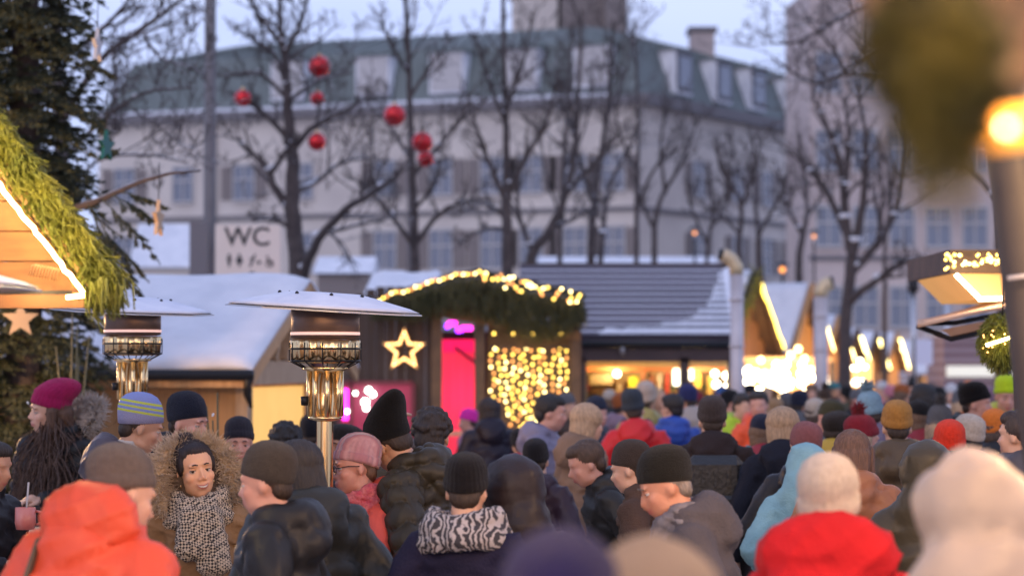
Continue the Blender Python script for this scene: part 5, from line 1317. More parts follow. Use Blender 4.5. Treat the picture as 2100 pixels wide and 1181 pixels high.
def quilt(p, spacing, amp, k=1.0, waist=True, wr=.004):
    segs = [(p.up((0, 0, .80)), p.up((0, 0, 1.50)), .17)]
    for s, a in ((1, p.arms[0]), (-1, p.arms[1])):
        el, w = ARMS[a]; sh = p.up((s * .185 * k, .015, 1.42)); el = p.up((s * el[0] * k, el[1], el[2])); w = p.up((s * w[0], w[1], w[2]))
        segs.append((sh, el, .07)); segs.append((el, w, .06))
    def f(co, no):
        best = np.full(len(co), 1e9); t = np.zeros(len(co)); base = 0
        for i, (a, b, r) in enumerate(segs):
            d = b - a; L = np.linalg.norm(d); d = d / L; q = (co - a) @ d; qc = np.clip(q, 0, L); dist = np.linalg.norm(co - a - qc[:, None] * d, axis=1) - r
            m = dist < best; best[m] = dist[m]; t[m] = (q if i else (co - a) @ d)[m] + (.31 * i)
        wob = .10 * spacing * np.sin(co[:, 0] * 31 + co[:, 1] * 17) + .08 * spacing * np.sin(co[:, 0] * 67 - co[:, 1] * 43)
        sgn = np.abs(np.sin(np.pi * (t + wob) / spacing))
        dd = amp * (sgn ** .42 - .78)
        dd += amp * .10 * np.sin(co[:, 0] * 95 + co[:, 2] * 60) * np.sin(co[:, 1] * 88 + 2) * sgn
        dd += wr * np.sin(co[:, 0] * 19 + co[:, 2] * 23) * np.cos(co[:, 1] * 21 + co[:, 2] * 11)
        return co + no * dd[:, None]
    return f
def wrinkle(a=.006, s=1.0):
    """cloth folds: sharp warped ridges in a few directions, strongest in patches"""
    def f(co, no):
        x, y, z = co[:, 0] * s, co[:, 1] * s, co[:, 2] * s; d = np.zeros(len(co))
        for k, (ax, ay, az, w) in enumerate(((9, 14, 30, 1.0), (-21, 8, 22, .8), (26, -12, 9, .6), (5, 20, 58, .45), (38, 9, -31, .4))):
            u = ax * x + ay * y + az * z + 1.7 * np.sin(7 * x + 5 * z + k) + 1.3 * np.sin(9 * y - 6 * z + 2 * k)
            m = .5 + .5 * np.sin(5 * x * (k + 1) * .7 + 6 * z + 1.9 * k) * np.cos(4 * y + 3 * x - k)
            d += w * m * ((1 - np.abs(np.sin(u))) ** 2.2 * 1.6 - .45)
        return co + no * (d * a)[:, None]
    return f
def coat_mesh(p, style, fem, voxel, hood='down', puff=1.0, length=.80):
    key = ('coat', p.key, style, fem, voxel, hood, puff, length)
    if key in _cache: return _cache[key]
    b = Blob(); k = (.92 if fem else 1.0); g_ = puff; U = p.up
    for z, rx, ry, rz in ((1.36, .185 * k, .130, .11), (1.25, .19 * k, .14, .13), (1.12, .18 * k, .14, .15), (1.0, .185, .145, .14)):
        b.ell(U((0, .012, z)), (rx * g_, ry * g_, rz), A=p.R)
    b.cap(U((0, .01, 1.02)), (0, .01, length + .06), .165 * g_, .18 * g_, 1.12)
    b.cap(U((-.135 * k, .02, 1.395)), U((.135 * k, .02, 1.395)), .088 * g_, .088 * g_)
    b.ell(U((0, .022, 1.45)), (.105, .098, .065), A=p.R); b.ell(U((0, .018, 1.495)), (.078, .078, .045), A=p.R)
    for s, a in ((1, p.arms[0]), (-1, p.arms[1])):
        el, wr = ARMS[a]; sh = U((s * .168 * k, .018, 1.40)); el = U((s * el[0] * k, el[1], el[2])); wr = U((s * wr[0], wr[1], wr[2])); wr = wr + (el - wr) * .08
        b.cap(sh, el, .082 * g_, .068 * g_); b.cap(el, wr, .066 * g_, .047 * g_)
    if hood == 'down':
        b.ell(U((0, .110, 1.475)), (.135, .080, .100), A=p.R); b.ell(U((0, .150, 1.42)), (.115, .06, .09), A=p.R); b.ell(U((.085, .04, 1.50)), (.05, .09, .05), A=p.R); b.ell(U((-.085, .04, 1.50)), (.05, .09, .05), A=p.R)
    if hood == 'up':
        M = p.Mh; b.ell((0, .035, .02), (.125, .135, .145), M=M); b.ell((0, .06, -.09), (.12, .12, .10), M=M); b.ell((0, .065, .065), (.105, .105, .085), M=M); b.ell(U((0, .035, 1.45)), (.175, .13, .10), A=p.R); b.ell(U((0, .05, 1.50)), (.14, .12, .09), A=p.R)
    if style == 'puffer': d = quilt(p, .085, .021 * g_, k)
    elif style == 'fine': d = quilt(p, .048, .009, k)
    elif style == 'big': d = quilt(p, .16, .020, k, wr=.010)
    else: d = wrinkle(.009)
    me = b.mesh('coat', voxel, 2, d, .6 if voxel < .0095 else .42); _cache[key] = me
    return me
def trousers_mesh(p, voxel):
    key = ('tr', p.key, voxel)
    if key in _cache: return _cache[key]
    b = Blob(); b.ell((0, .01, .95), (.165, .12, .13))
    for s in (-1, 1):
        h, kn, an = p.leg(s); b.cap(h, kn, .098, .072); b.cap(kn, an + V3(0, 0, .03), .07, .058)
    me = b.mesh('trousers', voxel, 2, wrinkle(.005), .5); _cache[key] = me; return me
def boots_mesh(p, voxel):
    key = ('bo', p.key, voxel)
    if key in _cache: return _cache[key]
    b = Blob()
    for s in (-1, 1):
        h, kn, an = p.leg(s); z = an[2]; b.cap(an + V3(0, 0, .10), an + V3(0, .0, -.02), .058, .056); b.cap(an + V3(0, .02, -.03), an + V3(0, -.17, -.035), .052, .046, 1.0); b.ell(an + V3(0, -.07, -.07), (.052, .14, .018))
    me = b.mesh('boots', voxel, 1, None, .4)
    n = len(me.vertices); co = np.empty(n * 3, np.float32); me.vertices.foreach_get('co', co); co = co.reshape(-1, 3); co[:, 2] = np.maximum(co[:, 2], 0.0); me.vertices.foreach_set('co', co.ravel())
    _cache[key] = me; return me
def to_head(me, p):
    """carry a mesh made in head coordinates to body coordinates"""
    M = Matrix.Identity(4)
    for i in range(3):
        for j in range(3): M[i][j] = p.Mh[0][i][j]
        M[i][3] = p.Mh[1][i]
    return M
def beanie(kind):
    """kinds: cuff, slouch (leans back), point, smooth, pom, cap"""
    key = ('hat', kind)
    if key in _cache: return _cache[key]
    n = 104
    prof = {'cuff': [(.93, -.004), (1.0, -.002), (1.045, .01), (1.05, .038), (1.0, .048), (.995, .05), (1.0, .07), (.95, .105), (.80, .138), (.55, .158), (.28, .168), (0, .170)],
            'smooth': [(.95, -.004), (1.0, 0), (1.015, .03), (1.01, .065), (.95, .105), (.80, .138), (.55, .16), (.28, .170), (0, .173)],
            'slouch': [(.93, -.004), (1.0, -.002), (1.03, .01), (1.03, .05), (1.0, .055), (1.03, .08), (1.02, .115), (.90, .155), (.68, .185), (.4, .20), (.2, .205), (0, .206)],
            'point': [(.94, -.004), (1.0, 0), (1.02, .03), (1.03, .065), (.99, .105), (.88, .145), (.70, .185), (.48, .212), (.26, .228), (.1, .234), (0, .235)],
            'pom': [(.93, -.004), (1.0, -.002), (1.05, .01), (1.055, .045), (1.0, .052), (1.0, .08), (.93, .12), (.74, .152), (.45, .172), (.2, .18), (0, .182)],
            'tall': [(.93, -.004), (1.0, -.002), (1.06, .01), (1.06, .05), (1.0, .056), (1.04, .09), (1.0, .135), (.80, .175), (.5, .198), (.2, .205), (0, .206)],
            'cap': [(.96, -.004), (1.0, 0), (1.02, .02), (1.10, .045), (1.08, .075), (.9, .105), (.55, .122), (.25, .128), (0, .129)]}[kind]
    V = []; F = []; rg = np.random.default_rng(len(kind))
    for i, (r, z) in enumerate(prof):
        for k in range(n):
            a = 2 * math.pi * k / n; rib = 1 + (.013 if kind not in ('smooth', 'point') else .003) * math.cos(a * 26) * (1 if r > .2 else 0) + .012 * math.sin(a * 3 + z * 40)
            x = .0815 * r * math.cos(a) * rib; y = .1015 * r * math.sin(a) * rib
            V.append((x, y + (z > .08) * (z - .08) * {'slouch': .55, 'point': .62}.get(kind, .12), z * .80))
    for i in range(len(prof) - 1):
        for k in range(n): a, b = i * n + k, i * n + (k + 1) % n; F.append((a, b, b + n, a + n))
    V = np.array(V) @ rotm('X', R(-19)).T + V3(0, .012, .024)
    if kind == 'cap':   # brim
        pass
    me = mesh_np('hat', V, F, True)
    _cache[key] = me; return me
def strands(name, roots, dirs, length, r, rng, seg=3, curl=.0, droop=.0, taper=.3, n=3):
    """fur or hair strands as thin tapering sticks"""
    parts = []
    roots = np.asarray(roots); dirs = np.asarray(dirs); d = dirs / np.linalg.norm(dirs, axis=1, keepdims=True)
    L = length * (.6 + .8 * rng.random((len(roots), 1))) / seg
    p = roots; pr = r; pts = [roots]
    for s in range(seg):
        d = d + rng.normal(0, curl, d.shape) + np.array([0, 0, -droop]); d = d / np.linalg.norm(d, axis=1, keepdims=True); p = p + d * L; pts.append(p)
    N = len(roots); V = []; F = []
    ref = np.tile(np.array([.3, .2, .93]), (N, 1)); tg = dirs / np.linalg.norm(dirs, axis=1, keepdims=True); s1 = np.cross(tg, ref); s1 /= np.maximum(np.linalg.norm(s1, axis=1, keepdims=True), 1e-6); s2 = np.cross(tg, s1)
    rings = []
    for i, q in enumerate(pts):
        rr = r * (1 - (1 - taper) * i / seg)
        rings.append(np.stack([q + (s1 * math.cos(2 * math.pi * k / n) + s2 * math.sin(2 * math.pi * k / n)) * rr for k in range(n)], 1))
    V = np.stack(rings, 1).reshape(-1, 3); base = (np.arange(N) * (seg + 1) * n)[:, None]
    for i in range(seg):
        for k in range(n):
            a = i * n + k; b = i * n + (k + 1) % n; F.append(base + np.array([a, b, b + n, a + n]))
    return mesh_np(name, V, np.concatenate(F), True)
def hair_cap(kind):
    key = ('hair', kind)
    if key in _cache: return _cache[key]
    b = Blob(); rng = np.random.default_rng(3)
    if kind == 'short':
        b.ell((0, .030, .048), (.086, .096, .086)); b.ell((0, .068, -.01), (.066, .044, .062)); b.ell((0, -.02, .085), (.068, .06, .040))
    elif kind == 'curly':
        b.ell((0, .030, .052), (.090, .102, .092)); b.ell((0, .07, -.01), (.074, .058, .08)); b.ell((0, -.03, .088), (.070, .060, .044))
        for i in range(90):
            v = rng.normal(0, 1, 3); v /= np.linalg.norm(v)
            if v[2] < -.2 and v[1] < .3: continue
            b.ell(V3(0, .028, .05) + v * V3(.088, .1, .092), (.017, .017, .017))
    elif kind == 'tied':
        b.ell((0, .033, .046), (.0835, .097, .0875)); b.ell((0, .075, .0), (.062, .050, .06)); b.ell((-.01, .055, .128), (.040, .040, .032)); b.ell((0, -.010, .084), (.056, .060, .036)); b.ell((.045, -.002, .07), (.026, .05, .034)); b.ell((-.045, -.002, .07), (.026, .05, .034))
        b.ell((.067, -.010, .030), (.013, .038, .045)); b.ell((-.067, -.010, .030), (.013, .038, .045))
    elif kind == 'long':
        b.ell((0, .030, .048), (.088, .098, .087)); b.cap((0, .06, 0), (0, .075, -.20), .078, .062, 1.2)
        for s in (-1, 1): b.cap((s * .072, .0, .03), (s * .085, -.01, -.17), .030, .024)
    elif kind == 'bob':
        b.ell((0, .028, .045), (.098, .108, .094)); b.cap((0, .045, 0), (0, .05, -.09), .085, .078, 1.12)
    me = b.mesh('hair', .006, 1, lambda co, no: co + no * (.0022 * np.sin(np.arctan2(co[:, 0], co[:, 1] - .03) * 46 + co[:, 2] * 25))[:, None]); _cache[key] = me; return me
EYE = None
def eye_mesh():
    global EYE
    if EYE: return EYE
    bm = bmesh.new(); bmesh.ops.create_uvsphere(bm, u_segments=24, v_segments=20, radius=.0128)
    bmesh.ops.rotate(bm, verts=bm.verts, matrix=Matrix.Rotation(math.pi / 2, 3, 'X'))
    me = bpy.data.meshes.new('eye'); 
    for f in bm.faces:
        c = f.calc_center_median().normalized(); a = math.degrees(math.acos(max(-1, min(1, -c.y)))); f.material_index = 2 if a < 12 else 1 if a < 30 else 0; f.smooth = True
    bm.to_mesh(me); bm.free()
    for m in (mat('eye_white', (.50, .46, .43), .45), mat('iris', (.05, .025, .012), .15), mat('pupil', (.004, .004, .004), .1)): me.materials.append(m)
    EYE = me; return me
def face_bits(root, p, c, brow=(.03, .018, .012), look=(0, 0), mk=1.0, glasses=False, beard=None, near=True):
    H = to_head(None, p)
    dark = mat('brow_hair', brow, .7)
    for s in (-1, 1):
        o = link('eye', eye_mesh(), None, root); o.matrix_local = H @ Matrix.Translation((s * .0305, -.0650, .007)) @ Euler((R(look[1]), 0, R(look[0]))).to_matrix().to_4x4() @ Matrix.Scale(1.10 if mk > .9 else 1.0, 4)
        q = G(); v = []
        # eyelids: skin shells above and below the opening
        for (a0, a1) in ((22 if mk > .9 else 17, 80), (-70, -19)):
            vv = []; ff = []
            for i in range(7):
                el = R(a0 + (a1 - a0) * i / 6)
                for j in range(13):
                    az = R(-100 + 200 * j / 12); op = .0146 if a0 > 0 else .0141
                    e2 = el * (1.0 - .35 * (abs(az) / R(100)) ** 2 * (1 if i == 0 else 0))
                    vv.append((op * math.cos(e2) * math.sin(az), -op * math.cos(e2) * math.cos(az), op * math.sin(e2)))
            for i in range(6):
                for j in range(12): a = i * 13 + j; ff.append((a, a + 1, a + 14, a + 13))
            q.add(vv, ff, True)
        o = q.put('eyelid', c, root); o.matrix_local = H @ Matrix.Translation((s * .0305, -.0650, .007))
        if mk:
            q = G(); q.tube([(.0150 * math.sin(R(az)) * math.cos(R(14 - 10 * abs(az / 80) ** 2)), -.0152 * math.cos(R(az)), .0150 * math.sin(R(15 - 12 * abs(az / 80) ** 2))) for az in range(-75, 76, 15)], [.0004 + .0011 * mk] * 11, 5)
            o = q.put('eyelash', dark, root); o.matrix_local = H @ Matrix.Translation((s * .0305, -.0650, .007))
        q = G(); q.tube([(s * .013, -.0905, .0315), (s * .024, -.0900, .0350), (s * .036, -.084, .0325), (s * .047, -.073, .0245)], [.0022, .0032, .0028, .001], 6, sy=.6)
        o = q.put('eyebrow', dark, root); o.matrix_local = H
    if glasses:
        q = G()
        for s in (-1, 1):
            q.tube([(s * .032 + .024 * math.cos(a), -.095 + .004 * abs(math.cos(a)), .005 + .018 * math.sin(a)) for a in [i * math.pi / 8 for i in range(17)]], .0019, 6)
            q.tube([(s * .056, -.092, .010), (s * .078, -.04, .012), (s * .080, .01, .006)], .002, 6)
        q.tube([(-.009, -.098, .010), (.009, -.098, .010)], .0018, 6)
        o = q.put('glasses', mat('glasses_frame', (.015, .012, .012), .25), root); o.matrix_local = H
    if beard:
        b = Blob(); b.ell((0, -.052, -.085), (.042, .038, .034)); b.ell((.05, -.02, -.06), (.022, .045, .045)); b.ell((-.05, -.02, -.06), (.022, .045, .045)); b.ell((0, -.088, -.041), (.026, .008, .006))
        o = link('beard', b.mesh('beard', .006, 1), mat('beard', beard, .9, bump=.5, bs=200), root); o.matrix_local = H
def cloth(c, kind='nylon', c2=None):
    d = tuple(x * .8 for x in c) if c2 is None else c2
    if kind == 'nylon': return mat('nylon', c, .5, c2=tuple(x * .92 for x in c), vs=5, bump=.12, bs=26, spec=.3)
    if kind == 'wool': return mat('knit_wool', c, .95, c2=d, vs=60, bump=.6, bs=220, sheen=.08, spec=.15)
    if kind == 'rib': return mat('ribbed_wool', c, .9, c2=d, vs=30, sheen=.08, bump=.7, bs=170, spec=.2)
    return mat('woven_cloth', c, .85, c2=d, vs=7, bump=.3, bs=90, spec=.2)
M_DENIM = mat('denim', (.035, .045, .075), .85, c2=(.06, .075, .11), vs=12, bump=.2, bs=90)
M_TROU = mat('dark_trousers', (.03, .03, .033), .85, c2=(.045, .042, .042), vs=9)
M_LEATH = mat('boot_leather', (.025, .018, .014), .5)
NP = 0
def person(px, top, d, rz, lb, coat=(.05, .05, .05), style='jacket', ckind='nylon', hat=None, hatc=(.05, .05, .05), hair='short', hairc=(.03, .018, .012),
           skinc=SK_W, fem=False, pose=None, q='far', hood='down', puff=1.0, length=.80, face=False, look=(0, 0), glasses=False, beard=None, mk=0, tro=None, group='people in the market crowd',
           hatk='wool', pomc=None, hatmat=None, coatmat=None, scarf=None, H=None):
    """one person standing on the ground; rz 0 faces the camera, 90 faces right, 180 faces away"""
    global NP; NP += 1
    pose = pose or Pose()
    if pose.key == (0, 0, (0, 0, 0), ('pocket', 'pocket'), 0.0) and q != 'hero' and d > 9: pose = VAR[NP % 5]
    if max(coat) < .15: coat = tuple(c_ * .62 for c_ in coat)
    if hatc is not None and max(hatc) < .11: hatc = tuple(c_ * .7 for c_ in hatc)
    vb, vc = {'hero': (.0048, .0075), 'near': (.0065, .010), 'mid': (.011, .015), 'far': (.015, .022)}[q]
    zt = Z(top, d); x = X(px, d)
    extra = {None: .012, 'cuff': .03, 'smooth': .03, 'slouch': .05, 'point': .09, 'pom': .04, 'tall': .05, 'cap': .01}[hat] if hood != 'up' else .03
    htop = (pose.Mh[1] + pose.Mh[0] @ V3(0, .012, .12 + extra))[2]
    sc = zt / htop if H is None else H
    me = body_mesh(pose, fem, vb); sk = skin(skinc)
    hx = pose.Mh[1][:2] * sc; c_, s_ = math.cos(R(rz)), math.sin(R(rz))
    ox = x - (hx[0] * c_ - hx[1] * s_); oy = d - (hx[0] * s_ + hx[1] * c_)
    root = link('person', me, sk, None, (ox, oy, 0), (0, 0, R(rz)), (sc, sc, sc)); setp(root, lb, 'person', group)
    cm = coatmat or cloth(coat, ckind)
    link('coat', coat_mesh(pose, style, fem, vc, hood, puff, length), cm, root)
    link('trousers', trousers_mesh(pose, .02), tro or (M_DENIM if NP % 3 == 0 else M_TROU), root)
    link('boots', boots_mesh(pose, .016), M_LEATH, root)
    Hm = to_head(None, pose)
    if hair and hood != 'up':
        o = link('hair', hair_cap(hair), mat('hair', hairc, .55, c2=tuple(c * 1.8 for c in hairc), vs=8, stretch=(14, 14, 3), bump=.4, bs=40), root); 
        if hat and hair in ('short', 'curly', 'tied'): o.matrix_local = Hm @ Matrix.Translation((0, .002, -.008)) @ Matrix.Diagonal((.91, .86, .84, 1))
        elif hat: o.matrix_local = Hm @ Matrix.Translation((0, 0, -.02)) @ Matrix.Diagonal((.95, .95, .93, 1))
        else: o.matrix_local = Hm
    if hat:
        hm = hatmat or cloth(hatc, hatk)
        o = link('hat', beanie(hat), hm, root); o.matrix_local = Hm
        if hat == 'pom':
            rng = np.random.default_rng(NP); v, f = ICO2; k = strands('pompom', v * .02, v, .038, .004, rng, 2, .15); 
            v3, _ = ICO3; k = strands('pompom', v3 * .018, v3, .034, .0045, rng, 2, .2)
            k2 = link('pompom', k, cloth(pomc or hatc, 'wool'), root); k2.matrix_local = Hm @ Matrix.Translation((0, .06, .185))
    if face: face_bits(root, pose, sk, look=look, mk=mk, glasses=glasses, beard=beard, brow=tuple(c * .9 for c in hairc))
    if scarf: scarf_on(root, pose, scarf, vc)
    return root, pose, sc
def scarf_on(root, p, m, voxel=.01, big=1.0, drape=True):
    key = ('scarf', p.key, round(big, 2), drape)
    if key not in _cache:
        b = Blob(); rg = random.Random(5)
        for lv, (z, r, th) in enumerate(((1.475, .100, .038), (1.515, .092, .034), (1.445, .112, .036))):
            N = 12; pts = []
            for i in range(N):
                a = 2 * math.pi * i / N; pts.append(p.up((r * big * math.cos(a), .008 + r * 1.0 * big * math.sin(a), z + .014 * math.sin(a * 2 + lv * 2) - .022 * (math.sin(a) < -.3))))
            for i in range(N): b.cap(pts[i], pts[(i + 1) % N], th * (.85 + .3 * rg.random()) * big, th * big)
        if drape: b.cap(p.up((.03, -.12, 1.44)), p.up((.06, -.175, 1.24)), .045, .05, 1.5); b.cap(p.up((-.02, -.12, 1.44)), p.up((-.04, -.17, 1.30)), .045, .045, 1.5)
        _cache[key] = b.mesh('scarf', min(voxel, .010), 1, wrinkle(.006, 2.2))
    return link('scarf', _cache[key], m, root)
def fur_ring(root, pose, c, c2, R0=.15, cy=-.01, tilt=0, n=2600, L=.040, down=False, name='fur_trim', sx=1.0, cz=0.0):
    """ring of fur strands round the hood opening, in head coordinates"""
    rng = np.random.default_rng(9); a = rng.random(n) * 2 * np.pi; b = rng.random(n) * 2 * np.pi
    rr = .030
    ct = np.stack([np.cos(a) * R0 * sx, np.zeros(n), np.sin(a) * R0 * 1.05], 1)
    o = np.stack([np.cos(a) * np.cos(b), np.sin(b), np.sin(a) * np.cos(b)], 1)
    me = strands(name, ct + o * rr, o + rng.normal(0, .25, (n, 3)), L, .0028, rng, 2, .25, .05, .2)
    k = link(name, me, mat('fur', c, .85, c2=c2, vs=14, sheen=.4), root)
    g = G(); g.tube([(math.cos(t) * R0 * sx, 0, math.sin(t) * R0 * 1.05) for t in np.linspace(0, 2 * math.pi, 28)], .036, 10, cap=False)
    M = to_head(None, pose) @ Matrix.Translation((0, cy, cz)) @ Matrix.Rotation(R(tilt), 4, 'X')
    k.matrix_local = M
    k2 = g.put(name + '_base' if False else 'hood_edge', mat('fur', c, .85, c2=c2, vs=14, sheen=.4), root); k2.matrix_local = M
    return k
def box_bag(root, pose, c, sc=1.0):
    q = G(); q.box((-.15, .16, 1.02), (.15, .30, 1.46), bev=.04); q.box((-.11, .30, 1.05), (.11, .35, 1.25), bev=.02)
    o = q.put('backpack', mat('backpack_cloth', c, .55, bump=.3, bs=40), None); return o
exec_people = True
# ---------------------------------------------------------------- focus zone
P_A = Pose(lean=6, head=(-38, 4, 4), arms=('front', 'pocket'))
r, p, s = person(100, 776, 12.2, -28, 'woman in crimson beanie with long wavy brown hair and black puffer jacket at left', coat=(.014, .012, .012), style='puffer', hat='slouch', hatc=(.38, .010, .085), hatk='rib',
                 hair='long', hairc=(.075, .038, .022), fem=True, pose=P_A, q='near', face=True, look=(-12, 0), mk=.8, puff=1.08)
Hm = to_head(None, p)
G().box((-.018, -.105, .048), (.018, -.098, .062), bev=.003).put('hat_label', mat('label_grey', (.4, .42, .42), .6), r).matrix_local = Hm
rng = np.random.default_rng(4); n = 2600; an = rng.random(n) * 2 * np.pi
roots = np.stack([.07 * np.cos(an), .03 + .055 * np.sin(an), rng.uniform(-.09, 0, n)], 1); keep = roots[:, 1] > -.025; roots = roots[keep]; dirs = np.stack([roots[:, 0] * 2.2 + .1, roots[:, 1] * .6 - .05, -np.ones(len(roots))], 1)
o = link('long_hair', strands('long_hair', roots, dirs, .46, .0030, rng, 9, .34, .30, .35, 3), mat('wavy_hair', (.055, .026, .016), .5, c2=(.11, .055, .03), vs=14, bump=.3), r); o.matrix_local = Hm
# her lowered hood with fur, on the shoulder side away from the face
rng = np.random.default_rng(14); n = 2400; t = rng.random(n) * 2 * np.pi; b_ = rng.random(n) * 2 * np.pi
fc = np.stack([.125 * np.cos(t), .075 * np.sin(t) , .095 * np.sin(t) + .04 * np.cos(t)], 1); oo = np.stack([np.cos(t) * np.cos(b_), np.sin(b_), np.sin(t) * np.cos(b_)], 1)
o = link('fur_trim', strands('fur_trim', fc + oo * .030, oo + rng.normal(0, .25, (n, 3)), .045, .003, rng, 2, .25, .05, .2), mat('grey_fur', (.34, .28, .23), .85, c2=(.50, .42, .36), vs=12, sheen=.4), r, p.up((.03, .155, 1.53)))

P_B = Pose(lean=10, head=(10, 14, 0), arms=('pocket', 'front'))
M_STRIPE = mat('striped_knit', (.17, .19, .40), .9, sheen=.3, wave=(14, 'Z', .3, (.42, .45, .05), .3))
def stripe_mat():
    m = bpy.data.materials.new('striped_knit'); m.use_nodes = True; n, l = m.node_tree.nodes, m.node_tree.links; b = n['Principled BSDF']; b.inputs['Roughness'].default_value = .92
    t = n.new('ShaderNodeTexCoord'); s_ = n.new('ShaderNodeSeparateXYZ'); l.new(t.outputs['Object'], s_.inputs[0])
    rp = n.new('ShaderNodeValToRGB'); rp.color_ramp.interpolation = 'CONSTANT'; e = rp.color_ramp.elements
    ad = n.new('ShaderNodeMath'); ad.operation = 'MULTIPLY_ADD'; ad.inputs[1].default_value = .15; l.new(s_.outputs[1], ad.inputs[0]); l.new(s_.outputs[2], ad.inputs[2])
    mr = n.new('ShaderNodeMapRange'); mr.inputs[1].default_value = 0.0; mr.inputs[2].default_value = .22; l.new(ad.outputs[0], mr.inputs[0]); l.new(mr.outputs[0], rp.inputs[0])
    B, Y, GY = (.20, .24, .47, 1), (.46, .50, .06, 1), (.25, .24, .36, 1)
    e[0].position = 0; e[0].color = GY; e[1].position = .30; e[1].color = Y
    for pos, cc in ((.345, B), (.40, Y), (.445, B), (.50, Y), (.545, B)): k = e.new(pos); k.color = cc
    l.new(rp.outputs[0], b.inputs['Base Color'])
    no = n.new('ShaderNodeTexNoise'); no.inputs['Scale'].default_value = 200; bm = n.new('ShaderNodeBump'); bm.inputs['Strength'].default_value = .5; bm.inputs['Distance'].default_value = .01
    l.new(t.outputs['Object'], no.inputs[0]); l.new(no.outputs[0], bm.inputs['Height']); l.new(bm.outputs[0], b.inputs['Normal']); return m
r, p, s = person(291, 811, 10.5, 98, 'man in blue knit beanie with lime stripes and grey mauve jacket, facing right', coat=(.115, .095, .12), hat='smooth', hatmat=stripe_mat(), skinc=SK_T, pose=P_B, q='near', face=True, look=(0, 10))
scarf_on(r, p, mat('cream_collar', (.50, .45, .38), .8), big=.86, drape=False)
P_C = Pose(lean=3, head=(12, 10, 0))
r, p, s = person(388, 806, 11.2, 52, 'man in navy beanie with small white tag, looking down to the right', coat=(.018, .018, .024), hat='smooth', hatc=(.014, .017, .035), hatk='rib', skinc=SK_R, pose=P_C, q='near', face=True, look=(5, 15), beard=(.14, .07, .035), mk=.4)
G().box((-.016, -.112, .058), (.016, -.104, .073), bev=.002).put('hat_tag', mat('tag_white', (.7, .7, .7), .6), r).matrix_local = to_head(None, p) @ Matrix.Rotation(R(24), 4, 'Z')
# the smiling woman
P_W = Pose(lean=0, head=(14, 2, -8), arms=('pocket', 'pocket'))
r, p, s = person(402, 900, 8.9, 10, 'smiling woman with tied dark hair, fur edged hood and houndstooth scarf', coat=(.26, .16, .085), ckind='woven', hat=None, hair='tied', hairc=(.012, .007, .008), fem=True, pose=P_W, q='hero', face=True, look=(-16, 0), mk=1.15, skinc=(.70, .41, .25), length=.70)
fur_ring(r, p, (.36, .25, .15), (.58, .45, .31), R0=.149, cy=.035, tilt=-12, n=6500, L=.048, sx=1.06, cz=-.055)
b = Blob(); M = p.Mh; b.ell((0, .085, -.03), (.150, .10, .165), M=M); b.ell((0, .06, -.13), (.15, .11, .08), M=M); link('hood', b.mesh('hood', .01, 2), cloth((.10, .07, .05), 'woven'), r)
M_CHK = bpy.data.materials.new('houndstooth'); M_CHK.use_nodes = True; n_, l_ = M_CHK.node_tree.nodes, M_CHK.node_tree.links
t_ = n_.new('ShaderNodeTexCoord'); mp_ = n_.new('ShaderNodeMapping'); mp_.inputs['Rotation'].default_value = (.5, .7, .6); ck = n_.new('ShaderNodeTexChecker'); ck.inputs['Scale'].default_value = 105
ck.inputs[1].default_value = (.48, .40, .30, 1); ck.inputs[2].default_value = (.02, .018, .02, 1); l_.new(t_.outputs['Object'], mp_.inputs[0]); l_.new(mp_.outputs[0], ck.inputs[0]); l_.new(ck.outputs[0], n_['Principled BSDF'].inputs['Base Color']); n_['Principled BSDF'].inputs['Roughness'].default_value = .9
scarf_on(r, p, M_CHK, .009, 1.08)
H0 = to_head(None, p)
q = G(); q.tube([(-.0205, -.0870, -.0510), (-.011, -.0925, -.0570), (0, -.0942, -.0590), (.011, -.0925, -.0570), (.0205, -.0870, -.0510)], [.0010, .0030, .0034, .0030, .0010], 6); q.put('teeth', mat('teeth', (.72, .66, .58), .3), r).matrix_local = H0
G().tube([(-.026, -.082, -.0455), (-.012, -.0925, -.0540), (0, -.0945, -.0558), (.012, -.0925, -.0540), (.026, -.082, -.0455)], .0009, 5).put('mouth_line', mat('mouth_line', (.10, .02, .02), .6), r).matrix_local = H0
for s_ in (-1, 1): 
    G().tube([(s_ * .071, -.004 , -.047), (s_ * .071, -.004, -.06)], .004, 6).put('earring', M_STEEL, r).matrix_local = H0

person(491, 856, 12.0, 4, 'man in charcoal beanie facing the camera in front of the yellow panel', coat=(.06, .045, .055), hat='cuff', hatc=(.035, .033, .048), skinc=SK_R, pose=Pose(head=(6, 8, 0)), q='near', face=True, mk=.4)
person(590, 869, 12.6, 165, 'person with curly black hair seen from behind, left of the near heater post', coat=(.03, .03, .035), hair='curly', hairc=(.012, .010, .010), pose=Pose(head=(-10, 4, 0)), q='mid')
person(705, 868, 12.2, -48, 'person in charcoal knitted hat half hidden behind the near heater post', coat=(.05, .03, .03), hat='cap', hatc=(.028, .024, .024), skinc=SK_D, pose=Pose(head=(0, 8, 0)), q='mid', face=True)
